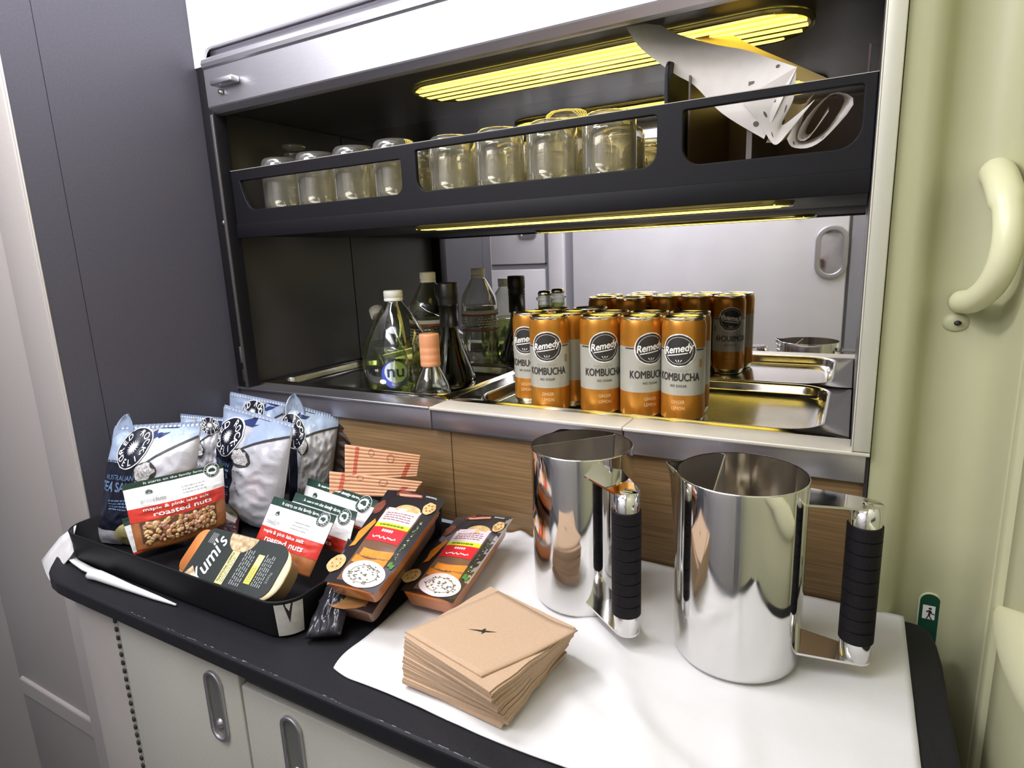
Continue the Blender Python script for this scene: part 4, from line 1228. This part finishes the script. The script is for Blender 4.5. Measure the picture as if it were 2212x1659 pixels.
# ---- nut pouches
NUTG = 'white and red nut pouches'
def roo(S, cu, cv, r, asp, lev=3):
    S.disc(cu, cv, r, r * asp, K['white'], lev, 32); S.disc(cu, cv, r * .94, r * asp * .94, K['dgreen'], lev + 1, 32)
    S.disc(cu, cv, r * .64, r * asp * .64, K['white'], lev + 2, 28); 
    S.ringtext('AUSTRALIAN GROWN ', cu, cv, r * .78, r * asp * .78, r * .20, K['white'], math.radians(250), math.radians(-90), lev + 2, .03)
    pts = [(-.42, -.05), (-.38, .16), (-.16, .26), (-.05, .34), (.05, .22), (.16, .36), (.22, .24), (.40, .08), (.42, -.12), (.26, -.30), (.10, -.28), (-.05, -.14), (-.26, -.20)]
    S.poly([(cu + a * r, cv + b_ * r * asp) for a, b_ in pts], K['dgreen'], lev + 3)
def nuts(key, label, front, back, seed, vwhite=.42, vgreen=.86, vred=.22, window=True, full=True, warp=None, script=True, redtext=True, nutpos=None):
    t = thing('nut_pouch', label, 'nut packet', tuple((V3(QUADS[key][2]) + V3(QUADS[key][3])) / 2), NUTG)
    p = Pack(key, front, back, .0012, seed, .10, .6, .4, facem=K['kraft'], warp=warp)
    S = p.S; asp = p.W / p.H
    def wv(u, v): return u, v + .02 * math.sin(u * 5 + seed)
    S.rect(.0, 1, vwhite, vgreen, K['white'], 1, 26, 14)
    S.rect(.0, 1, vgreen, 1.0, K['dgreen'], 1, 26, 6)
    if vred < vwhite: S.rect(.0, 1, vred, vwhite, K['red'], 1, 26, 10)
    hg = 1 - vgreen
    S.text('It starts on the family farm...', .50, vgreen + hg * .45, .62, hg * .50, K['wtext'], 3, 0, .02)
    roo(S, .87, vgreen - .01 + .02, .085, asp)
    wh = vgreen - vwhite
    if script:
        bx, by = .22, vwhite + wh * .62
        for a, sx_ in ((-60, .5), (-28, .8), (0, 1.0), (28, .8), (60, .5)):
            a = math.radians(a + 90); L = .034
            c_, s_ = math.cos(a), math.sin(a); S.poly([(bx + c_ * L * .25, by + s_ * L * asp * .25), (bx + c_ * L * .75 - s_ * .010, by + (s_ * L * .75 + c_ * .010) * asp), (bx + c_ * L * 1.25, by + s_ * L * asp * 1.25), (bx + c_ * L * .75 + s_ * .010, by + (s_ * L * .75 - c_ * .010) * asp)], K['dgreen'], 3)
        S.rect(bx - .040, bx + .040, by - .010 * asp, by - .004 * asp, K['dgreen'], 3, 6, 1, lambda u, v: (u, v + 6 * (u - bx) ** 2 * asp))
        S.text('brookfarm', .24, vwhite + wh * .28, .24, wh * .24, K['gtext'], 5, 0, .0, .25)
        S.lines(.66, vwhite + wh * .40, .26, wh * .46, 3, K['gtext'], 3, 0, seed, .22)
    if redtext and vred < vwhite:
        rh = vwhite - vred
        S.text('maple & pink lake salt', .46, vwhite - rh * .24, .66, rh * .26, K['wtext'], 3, 0, .03)
        S.text('roasted nuts', .52, vwhite - rh * .64, .60, rh * .34, K['wtext'], 3, 0, .04)
    p.mb.build('pouch', t)
    if window:
        u0, u1, v0, v1 = nutpos or (.10, .82, .03, vred - .01)
        mb = MB(); S2 = Surf(p.P, mb); S2.rect(u0 - .03, u1 + .03, v0, v1, K['nutbg'], 1, 12, 6)
        mb2 = mb
        rnd = random.Random(seed)
        for k_ in range(150):
            u = rnd.uniform(u0, u1); v = rnd.uniform(v0, v1 - .02)
            q, n_ = p.P(u, v)
            m_ = [K['nut1'], K['nut1'], K['nut2'], K['nut3']][k_ % 4]
            rx, ry, rz_ = rnd.uniform(.0028, .0048), rnd.uniform(.0022, .0034), .0018
            a = rnd.uniform(0, PI); e1 = (p.TR - p.TL).normalized(); e2 = n_.cross(e1).normalized(); e1 = e2.cross(n_)
            d1 = e1 * math.cos(a) + e2 * math.sin(a); d2 = e2 * math.cos(a) - e1 * math.sin(a)
            rings = []
            for la in (-.2, .45, 1.0, 1.45):
                c, s_ = math.cos(la), math.sin(la)
                rings.append([q + d1 * (rx * c * math.cos(b_)) + d2 * (ry * c * math.sin(b_)) + n_ * (rz_ * s_ + .0004) for b_ in [2 * PI * w_ / 9 for w_ in range(9)]])
            mb.rings(rings, m_, False, True)
        o = mb.build('nuts', t); o['kind'] = 'stuff'
    return t
nuts('N4', 'white and red nut pouch farthest back, leaning on the kraft paper packets', .008, .006, 4, .10, .76, .02, False)
nuts('N3', 'white and red nut pouch squeezed between the front and the rear pouch', .008, .006, 8, .30, .78, .05, False, script=False)
nuts('N2', 'white and red nut pouch in front of the others, beside the black snack packs', .010, .006, 12, .53, .87, .27, True, nutpos=(.08, .60, .06, .26))
nuts('N5', 'dark green topped nut pouch corner peeping out under the left nut pouch', .004, .004, 6, .08, .80, .04, False, script=False)
nuts('N1', 'white and red nut pouch showing its nuts, in front of the far-left crisp packet', .014, .006, 1, .62, .915, .42, True, nutpos=(.10, .84, .10, .41),
     warp=lambda u, v: Vector((0, 0, 1)) * (.006 * math.sin(PI * u) * (1 - v) * -1))
# dark red and white wrapper under the middle crisp packet
QUADS['W1'] = [list(V3(QUADS['chipB'][3]) + V3(d)) for d in ((.002, -.026, .034), (.088, -.030, .012), (.110, -.052, -.002), (.030, -.060, -.006))]
t = thing('snack_wrapper', 'maroon and white wrapped snack lying at the foot of the middle crisp packet', 'packet', QUADS['W1'][3])
p = Pack('W1', .008, .004, .002, 31, .05, .6, .4, facem=mat('maroon_wrap', (.055, .014, .018), .3))
p.S.rect(.25, .95, .62, .99, mat('wrap_white', (.62, .56, .54), .4), 1, 12, 8)
p.mb.build('wrapper', t)
# clear-bottom kraft stand behind hummus (bases of the pouches)
# ---- hummus tub
t = thing('hummus_tub', 'black sleeved tub of hummus tilted against the front wall of the snack tray', 'tub', tuple(V3(QUADS['hum'][3])))
TL, TR, BR, BL = [V3(q) for q in QUADS['hum']]
ex_ = (BR - BL).normalized(); n = ex_.cross(TL - BL).normalized(); ey_ = n.cross(ex_)
Wd = (BR - BL).length; Hd = ((TL - BL).length + (TR - BR).length) / 2
cc = (TL + TR + BR + BL) / 4
def H3(x, y, z_): return cc + ex_ * x + ey_ * y + n * z_
mb = MB(); rg = []
for off, z_ in ((-.006, -.026), (-.003, -.025), (.0, -.004), (.0035, -.003), (.0035, -.001), (-.002, -.0005)):
    rg.append([H3(a, b_, z_) for a, b_ in rrect(-Wd / 2 - .010 - off, Wd / 2 + .005 + off, -Hd / 2 - off, Hd / 2 - .005 + off, .024 + off, 8)])
mb.rings(rg, mat('tub_cream', (.72, .60, .36), .35), True, True); tb = mb.build('tub', t)
mb = MB()
rg = [[H3(a, b_, z_) for a, b_ in rrect(-Wd / 2 - .012, -Wd / 2 + .02, -Hd / 2 + .004, Hd / 2 - .003, (.014, .002, .002, .014), 6)] for z_ in (-.0012, .0002)]
mb.rings(rg, mat('tub_orange_print', (.70, .24, .06), .35), False, True); mb.build('peach_print', t)
mb = MB()
def Ph(u, v):
    return H3(u, v, .0012), n
sl = shape2d([rrect(-Wd / 2 + .004, Wd / 2 - .002, -Hd / 2 - .001, Hd / 2 + .001, (.004, .018, .018, .010), 8)], .0016,
             Matrix(((ex_.x, ey_.x, n.x, cc.x), (ex_.y, ey_.y, n.y, cc.y), (ex_.z, ey_.z, n.z, cc.z), (0, 0, 0, 1))), mat('sleeve_black', (.018, .024, .022), .42))
def Ph(u, v):
    return H3(u, v, .0009), n
S = Surf(Ph, sl)
yel = mat('sleeve_yellow', (.82, .68, .06), .45); yel2 = mat('sleeve_pale_yellow', (.80, .68, .28), .45); hum = mat('hummus_photo', (.68, .50, .30), .6, col2=(.32, .22, .12), noise_scale=160)
gpr = mat('sleeve_grey', (.25, .27, .26), .5)
S.poly([(-.026, Hd / 2)] + [(-.006 + .024 * math.cos(a), Hd / 2 + .021 * math.sin(a)) for a in [PI + PI * i / 14 for i in range(15)]], hum, 1)
S.poly([(-Wd / 2 + .006, -Hd / 2), (-Wd / 2 + .014, -Hd / 2 + .014), (-Wd / 2 + .026, -Hd / 2 + .006), (-Wd / 2 + .034, -Hd / 2)], hum, 1)
S.text('Yumi\'s', -.0430, -.004, Hd * .92, .022, K['wtext'], 2, PI / 2 - .10, .015, .45)
S.lines(-.056, Hd * .32, .014, .012, 4, gpr, 2, PI / 2, 9, .6)
ty = -.0060
S.rect(ty - .0065, ty + .0065, -Hd * .46, Hd * .18, yel2, 2, 3, 8); S.text('TRADITIONAL HOMMUS', ty - .0028, -Hd * .14, Hd * .58, .0038, M['ink'], 3, PI / 2, .02)
S.lines(ty + .0030, -Hd * .14, Hd * .56, .0060, 2, gpr, 3, PI / 2, 2)
S.lines(.0180, -Hd * .06, Hd * .70, .018, 5, gpr, 2, PI / 2, 3, .5)
S.rect(.0310, .0410, -Hd * .32, Hd * .02, yel, 2, 2, 6); S.rect(.0310, .0410, Hd * .02, Hd * .24, yel2, 2, 2, 4)
S.lines(.0360, -Hd * .15, Hd * .28, .006, 2, gpr, 3, PI / 2, 5)
S.lines(.0510, -Hd * .02, Hd * .62, .016, 5, gpr, 2, PI / 2, 7, .5)
S.text('200g', .0640, -Hd * .12, .014, .0050, gpr, 2, PI / 2)
sl.build('card_sleeve', t)

# ---- dip and cracker packs
DG = 'black sleeved dip and cracker packs'
P_ = dict(tray=mat('tray_orange', (.50, .16, .035), .30, coat=.6), blk=mat('sleeve_dark', (.020, .016, .018), .32, coat=.5), crk=mat('cracker_photo', (.74, .50, .22), .5, noise_amt=.35, noise_scale=120),
          crk2=mat('cracker_spots', (.30, .13, .04), .5), car=mat('carrot_photo', (.80, .27, .03), .45, noise_amt=.2, noise_scale=90), red=mat('label_scarlet', (.72, .015, .025), .45), yel=mat('label_lime', (.68, .72, .03), .45),
          pink=mat('label_lilac', (.72, .60, .66), .45), dip=mat('dip_photo', (.70, .60, .58), .5), herb=mat('herb_spots', (.10, .11, .07), .5), grn=mat('parsley', (.07, .20, .03), .5), brown=mat('window_brown', (.17, .09, .055), .25, coat=.5),
          ptx=mat('label_purple_text', (.30, .12, .12), .5), dried=mat('dried_tomato', (.20, .05, .03), .5, noise_amt=.5, noise_scale=120), gloss=mat('clear_skirt', (.33, .30, .27), .18, .3))
def dip_pack(key, label, th, variant):
    t = thing('dip_pack', label, 'snack pack', tuple(V3(QUADS[key][3]) + Vector((0, 0, -.02))), DG)
    TL, TR, BR, BL = [V3(q) for q in QUADS[key]]
    n = (BR - BL).cross(TL - BL).normalized()
    def Pq(u, v):
        q = BL * (1 - u) * (1 - v) + BR * u * (1 - v) + TR * u * v + TL * (1 - u) * v
        bow = .0035 * math.sin(PI * u) + .0008 * noise.noise(Vector((u * 4, v * 8, variant)))
        return q + n * bow, n
    mb = MB()
    # tray below
    rings = []
    for dd, ins in ((0.0, 0.0), (.12, .005), (.75, .05), (.9, .085), (1, .12)):
        ring = []
        for a, b_ in rrect(0 + ins, 1 - ins, 0 + ins * .5, 1 - ins * .5, .06, 3):
            q, _ = Pq(a, b_); bow = .0035 * math.sin(PI * a); ring.append(q - n * (th * dd + bow + .0006))
        rings.append(ring)
    mb.rings(rings, P_['tray'] if variant < 3 else P_['brown'], True, True); mb.build('food_tray', t)
    mb = MB(); S = Surf(Pq, mb)
    S.rect(-.03, 1.03, .0, 1.02, P_['blk'], 0, 12, 24)
    S.rect(.20, .86, .03, .80, P_['brown'], 1, 8, 16)
    if variant < 3:
        S.rect(.97, 1.06, .20, 1.0, P_['blk'] if variant == 1 else P_['gloss'], 0, 2, 12)
        # dip at the near end
        S.disc(.62, .115, .385, .118, P_['pink'], 3, 36); S.disc(.64, .110, .345, .104, P_['dip'], 4, 36); S.disc(.63, .110, .26, .075, P_['herb'], 4.5, 36, r0=.95, rings=1)
        rnd = random.Random(variant)
        for i in range(60):
            a = rnd.uniform(0, 2 * PI); r_ = math.sqrt(rnd.random()) * .92
            cu, cv = .64 + .32 * r_ * math.cos(a), .110 + .095 * r_ * math.sin(a); dv = rnd.uniform(-.4, .4)
            S.poly([(cu - .024, cv + .004 * dv), (cu, cv - .007), (cu + .024, cv - .004 * dv), (cu, cv + .0045)], P_['herb'], 5)
        S.rect(.24, .87, .190, .262, P_['car'], 2, 8, 3, lambda u, v: (u, v + .018 * math.sin(u * 9)))
        S.rect(.30, .87, .276, .350, P_['car'], 2, 8, 3, lambda u, v: (u, v + .014 * math.sin(u * 7 + 1)))
        S.rect(.26, .87, .262, .276, P_['crk2'], 2, 8, 1)
        S.rect(.22, .84, .425, .575, P_['red'], 3, 4, 4); S.rect(.22, .84, .575, .625, P_['yel'], 3, 4, 2); S.rect(.22, .84, .625, .775, P_['pink'], 3, 4, 4)
        S.rect(.32, .76, .462, .474, K['wtext'], 5, 40, 1, lambda u, v: (u + .012 * math.sin(u * 90), v + .014 * math.sin(u * 75) * math.sin(u * 13 + 1)))
        for i in range(5): S.rect(.42 + i * .042, .45 + i * .042, .524, .550, K['wtext'], 5, 1, 1)
        S.lines(.53, .600, .46, .030, 1, P_['grn'], 5, 0, variant, .5); S.lines(.53, .700, .50, .10, 4, P_['ptx'], 5, 0, variant + 4, .3)
        S.disc(.60, .80, .22, .055, P_['crk'], 2, 24)
        S.rect(.25, .85, .775, .80, P_['pink'], 3, 2, 1)
        for (cu, cv, ru, rv) in ((-.02, .17, .17, .085), (.92, .86, .10, .07)):
            S.disc(cu, cv, ru, rv, P_['crk'], 6, 18, wob=.14, seed=int(cu * 10))
            for i in range(6):
                a = i * 1.1; S.disc(cu + ru * .5 * math.cos(a), cv + rv * .5 * math.sin(a), .018, .009, P_['crk2'], 7, 7)
        S.poly([(.02, .40), (.12, .42), (.19, .62), (.13, .66), (-.02, .50)], P_['car'], 3); S.poly([(.0, .34), (.10, .36), (.16, .56), (.08, .56)], P_['car'], 4)
        for i in range(5): S.disc(.95 + .03 * math.cos(i * 2.1), .245 + .018 * math.sin(i * 1.7), .035, .014, P_['grn'], 4, 9, wob=.4, seed=i)
        for i in range(26): S.poly([(.90 + rnd.uniform(0, .08), .30 + i * .016), (.93 + rnd.uniform(0, .04), .315 + i * .016), (.90 + rnd.uniform(0, .08), .306 + i * .016)], P_['grn'] if i % 3 else P_['dip'], 3)
        S.disc(.05, .80, .10, .08, P_['dried'], 3, 16, wob=.3, seed=3); S.poly([(.2, .99), (.28, 1.02), (.68, .99), (.70, .955), (.4, .94), (.22, .955)], P_['dried'], 3)
        S.poly([(.25, .975), (.66, .985), (.68, .965), (.30, .945)], mat('ham_pink', (.60, .28, .18), .5), 4)
        S.rect(.86, 1.0, .97, 1.01, P_['blk'], 1, 2, 1); S.lines(.84, .985, .20, .02, 2, K['wtext'], 5, 0, variant)
    else:
        S.disc(.45, .08, .40, .11, P_['crk2'], 2, 24, wob=.1); S.disc(.45, .085, .34, .085, mat('dull_cracker', (.33, .18, .06), .35, noise_amt=.3, noise_scale=60), 3, 24, wob=.1, seed=2)
    nv_ = len(mb.v)
    mb.build('card_sleeve', t)
    return t
dip_pack('S3', 'brown lidded dip and cracker pack lying underneath the left pack', .026, 3)
dip_pack('S1', 'black sleeved dip and cracker pack on top, leaning against the snack tray', .024, 1)
dip_pack('S2', 'black sleeved dip and cracker pack at the right, lying on the white cloth edge', .026, 2)
# black film pouch between the tray and the packs
QUADS['F1'] = [[.455, -.205, .066], [.500, -.225, .070], [.528, -.300, .010], [.492, -.318, .006]]
t = thing('film_bag', 'crumpled glossy black film packet between the snack tray and the dip packs', 'packet', QUADS['F1'][3])
p = Pack('F1', .010, .006, .004, 17, .05, .6, .4, facem=mat('black_film', (.025, .024, .030), .16, .2, bump=.5, bump_scale=60))
p.S.disc(.10, .62, .30, .17, P_['crk'], 2, 18, wob=.15, seed=4)
for i in range(6): p.S.disc(.10 + .15 * math.cos(i), .62 + .08 * math.sin(i * 1.3), .03, .016, P_['crk2'], 3, 7)
p.mb.build('film', t)

# ---- fluted kraft paper packets
kp = mat('kraft_peach', (.62, .32, .17), .6, noise_amt=.12, noise_scale=80); kp2 = mat('kraft_line', (.34, .13, .06), .6); kr_ = mat('kraft_red', (.42, .07, .03), .6)
def flute(key, label, nl, seed):
    t = thing('paper_packet', label, 'paper packet', tuple(V3(QUADS[key][3])), 'fluted kraft paper packets')
    TL, TR, BR, BL = [V3(q) for q in QUADS[key]]; n = (BR - BL).cross(TL - BL).normalized()
    def Pq(u, v):
        q = BL * (1 - u) * (1 - v) + BR * u * (1 - v) + TR * u * v + TL * (1 - u) * v
        return q + n * (.0012 * abs(math.sin(v * nl * PI)) + .004 * math.sin(PI * u)), n
    mb = MB(); S = Surf(Pq, mb); S.rect(0, 1, 0, 1, kp, 0, 16, nl * 6)
    nn = len(mb.v); base_ = [tuple(Vector(q) - n * .006) for q in mb.v]
    mb.v += base_; mb.f += [[a + nn for a in reversed(f)] for f in mb.f]; mb.mi *= 2; mb.sm *= 2
    for i in range(nl): S.rect(.01, .99, (i + .0) / nl + .004, (i + .0) / nl + .10 / nl, kp2, 2, 14, 1)
    S.rect(.10, .15, .02, .98, kr_, 1.5, 2, nl * 4, lambda u, v: (u + .05 * v, v)); S.rect(.78, .84, .02, .6, kr_, 1.5, 2, nl * 4, lambda u, v: (u + .10 * v, v))
    S.disc(.62, .72, .05, .16, kp2, 3, 20, r0=.8, rings=1); S.disc(.36, .85, .04, .12, kp2, 3, 20, r0=.8, rings=1)
    mb.build('packet_sleeve', t)
flute('K1', 'fluted kraft paper packet standing highest behind the dip packs against the wood panel', 9, 1)
flute('K2', 'fluted kraft paper packet lying lower, just behind the rear nut pouch', 6, 2)

# ------------------------------------------------------------------ perforated folder rolled into the shelf bin
FG = 'perforated card strips in the shelf bin'
card = mat('card_white', (.62, .58, .55), .55, noise_amt=.05, noise_scale=90); card_lit = mat('card_lamplit', (.72, .58, .28), .6); hole = mat('punch_hole', (.10, .085, .07), .7)  # the yellow copy has the lamp's glow put into the card colour
def sheet(name, label, edgeA, edgeB, m, holes, cat='card'):
    """ruled sheet between two curves given as world points"""
    A = [V3(q) for q in edgeA]; B = [V3(q) for q in edgeB]; nn = len(A)
    def cr(L, f):
        x = f * (len(L) - 1); i = min(int(x), len(L) - 2); a = x - i
        p0, p1, p2, p3 = L[max(i - 1, 0)], L[i], L[i + 1], L[min(i + 2, len(L) - 1)]
        return .5 * ((2 * p1) + (p2 - p0) * a + (2 * p0 - 5 * p1 + 4 * p2 - p3) * a * a + (3 * p1 - 3 * p2 + p3 - p0) * a ** 3)
    def Pq(u, v):
        q = cr(A, u) * (1 - v) + cr(B, u) * v
        e = .01; du = (cr(A, min(1, u + e)) * (1 - v) + cr(B, min(1, u + e)) * v) - (cr(A, max(0, u - e)) * (1 - v) + cr(B, max(0, u - e)) * v)
        n = du.cross(cr(B, u) - cr(A, u)).normalized()
        if n.y > 0: n = -n
        return q, n
    mb = MB(); S = Surf(Pq, mb); S.rect(0, 1, 0, 1, m, 0, 30, 6)
    nv_ = len(mb.v); nf = len(mb.f)
    mb.v += [tuple(Vector(q) + Vector((0, .0009, 0))) for q in mb.v]; mb.f += [[a + nv_ for a in reversed(f)] for f in mb.f[:nf]]; mb.mi *= 2; mb.sm *= 2
    for (u, v, r1, r2) in holes: S.disc(u, v, r1, r2, hole, 1, 12, rings=1)
    o = mb.build(name); tag(o, label, cat, FG); return o
sheet('perforated_card', 'large white punched card leaning diagonally out of the shelf bin to the cupboard top', CARD['A1'], CARD['B1'], card, [(.93, .12, .012, .04), (.955, .5, .008, .02), (.86, .93, .012, .03)])
sheet('perforated_card', 'yellow lit punched card behind the large white one, against the ceiling lamp', CARD['A2'], CARD['B2'], card_lit, [(.05, .10, .010, .03), (.05, .86, .010, .03)])
sheet('perforated_card', 'folded white punched strip hanging down inside the rail opening, left fold', CARD['A3'], CARD['B3'], card, [(.30, .22, .04, .03), (.55, .22, .04, .03), (.40, .80, .04, .03)])
sheet('perforated_card', 'cream punched strip looped beside the left fold inside the rail opening', CARD['A4'], CARD['B4'], mat('card_cream', (.60, .52, .38), .6), [(.2, .5, .03, .08), (.45, .5, .03, .08), (.7, .5, .03, .08)])
sheet('perforated_card', 'white punched strip rolled into a loop at the right end of the shelf bin', CARD['A5'], CARD['B5'], card, [(.10, .3, .015, .07), (.30, .3, .015, .07), (.82, .35, .015, .07)])

# ------------------------------------------------------------------ right wall fittings
t = thing('grab_handle', 'cream-green moulded grab handle on the wall beside the cupboard', 'handle', (1.09, .02, .40))
mb = MB()
hp = [(1.098, .026, .462), (1.0965, .006, .461), (1.0975, -.018, .449), (1.1000, -.038, .429), (1.1010, -.048, .405), (1.0995, -.046, .381), (1.0955, -.032, .362), (1.0900, -.012, .350), (1.0860, .006, .345), (1.0830, .029, .343)]
def spl(L, k=4):
    out = []; L = [V3(q) for q in L]
    for i in range(len(L) - 1):
        p0, p1, p2, p3 = L[max(i - 1, 0)], L[i], L[i + 1], L[min(i + 2, len(L) - 1)]
        for j in range(k):
            a = j / k; out.append(.5 * ((2 * p1) + (p2 - p0) * a + (2 * p0 - 5 * p1 + 4 * p2 - p3) * a * a + (3 * p1 - 3 * p2 + p3 - p0) * a ** 3))
    return out + [L[-1]]
sp_ = spl(hp); nn = len(sp_)
mb.tube(sp_, [.0125 - .0035 * math.sin(PI * min(1, i / nn * 1.0)) if False else (.0135 if i < nn * .3 else .0115) for i in range(nn)], M['lining_hi'], 20)
mb.build('handle_bar', t)
mb = MB(); mb.lathe([(.001, .0), (.013, .0), (.0125, .003), (.009, .006), (.001, .0065)], M['lining'], (0, 0, 0), 24)
v0 = mb.v; mb.v = [(1.0815 + a, .034 - c_ * 1.0, .322 + b_ * .8) for a, b_, c_ in v0]; mb.build('handle_foot', t)
for (x, y, z_, r_) in ((1.0815, .0262, .3220, .0032),):
    mb = MB(); mb.lathe([(.0001, .0015), (r_, .001), (r_, 0)], M['ink'], (0, 0, 0), 14); mb.v = [(x + a, y - c_, z_ + b_ * .8) for a, b_, c_ in mb.v]; mb.build('screw_hole', t)
mb = MB(); mb.lathe([(.0001, .0012), (.0018, .0010), (.0018, 0)], M['ink'], (0, 0, 0), 14); mb.v = [(1.0915 + a, -.0075 - c_ , .4600 + b_) for a, b_, c_ in mb.v]; mb.build('screw_hole', t)

t = thing('wall_sign', 'small dark green rounded sign with a white pictogram, low on the green wall', 'sign', (1.09, .025, 0))
mb = shape2d([rrect(1.0745, 1.0965, -.075, .0250, (.002, .002, .0108, .0108), 8)], .002, XZ(.0296), M['lining_hi'], .0006); mb.build('sign_frame', t)
mb = shape2d([rrect(1.0760, 1.0950, -.073, .0235, (.002, .002, .0094, .0094), 8)], .001, XZ(.0282), mat('sign_green', (.004, .060, .032), .4)); 
def Psn(u, v): return Vector((u, .0276, v)), Vector((0, -1, 0))
S = Surf(Psn, mb); S.rect(1.0790, 1.0905, -.006, .0105, K['wtext'], 1, 1, 1)
S.disc(1.0858, .0070, .0016, .0013, M['ink'], 2, 12)
S.poly([(1.0820, .0035), (1.0850, .0052), (1.0868, .0050), (1.0880, .0020), (1.0903, .0012), (1.0903, .0000), (1.0874, .0008), (1.0866, .0018), (1.0862, -.002), (1.0885, -.0055), (1.0872, -.0058), (1.0850, -.002), (1.0838, -.0058), (1.0826, -.0055), (1.0844, -.001), (1.0846, .0030), (1.0830, .0020)], M['ink'], 2)
mb.build('sign_plate', t)
# moulded assist fitting on the aircraft door beyond the gap
t = thing('door_fitting', 'pale yellow-green moulded bulge on the door lining at the lower right edge', 'moulding', (1.12, -.17, .1))
mb = MB(); rg = []
for i in range(15):
    f = i / 14; x = 1.122 - .030 * math.sin(f * PI) ** .7
    pass
rings = []
for j in range(15):
    f = j / 14; y = -.088 - .26 * f
    zt_ = .086 + .125 * f; zb_ = zt_ - .008 - .085 * f ** .6
    bl = .003 + .022 * math.sin(PI * min(1, f * 1.15) * .5) 
    ring = []
    for i in range(20):
        a = 2 * PI * i / 20
        ring.append((1.1215 - (bl + .002) * max(0, -math.cos(a)) ** .8, y, (zt_ + zb_) / 2 + (zt_ - zb_) / 2 * math.sin(a)))
    rings.append(ring)
mb.rings(rings, M['lining_hi'], True, True); mb.build('moulding_shell', t)
t = thing('door_window', 'dark green-black window recess at the right picture edge in the door lining', 'window', (1.12, -.2, .2))
mb = shape2d([rrect(-.30, -.1840, .190, .2300, .012, 6)], .004, Matrix(((0, 0, 1, 1.1195), (1, 0, 0, 0), (0, 1, 0, 0), (0, 0, 0, 1))), mat('window_dark', (.01, .03, .025), .3)); mb.build('pane_recess', t)
print('objects', len(sc.objects))
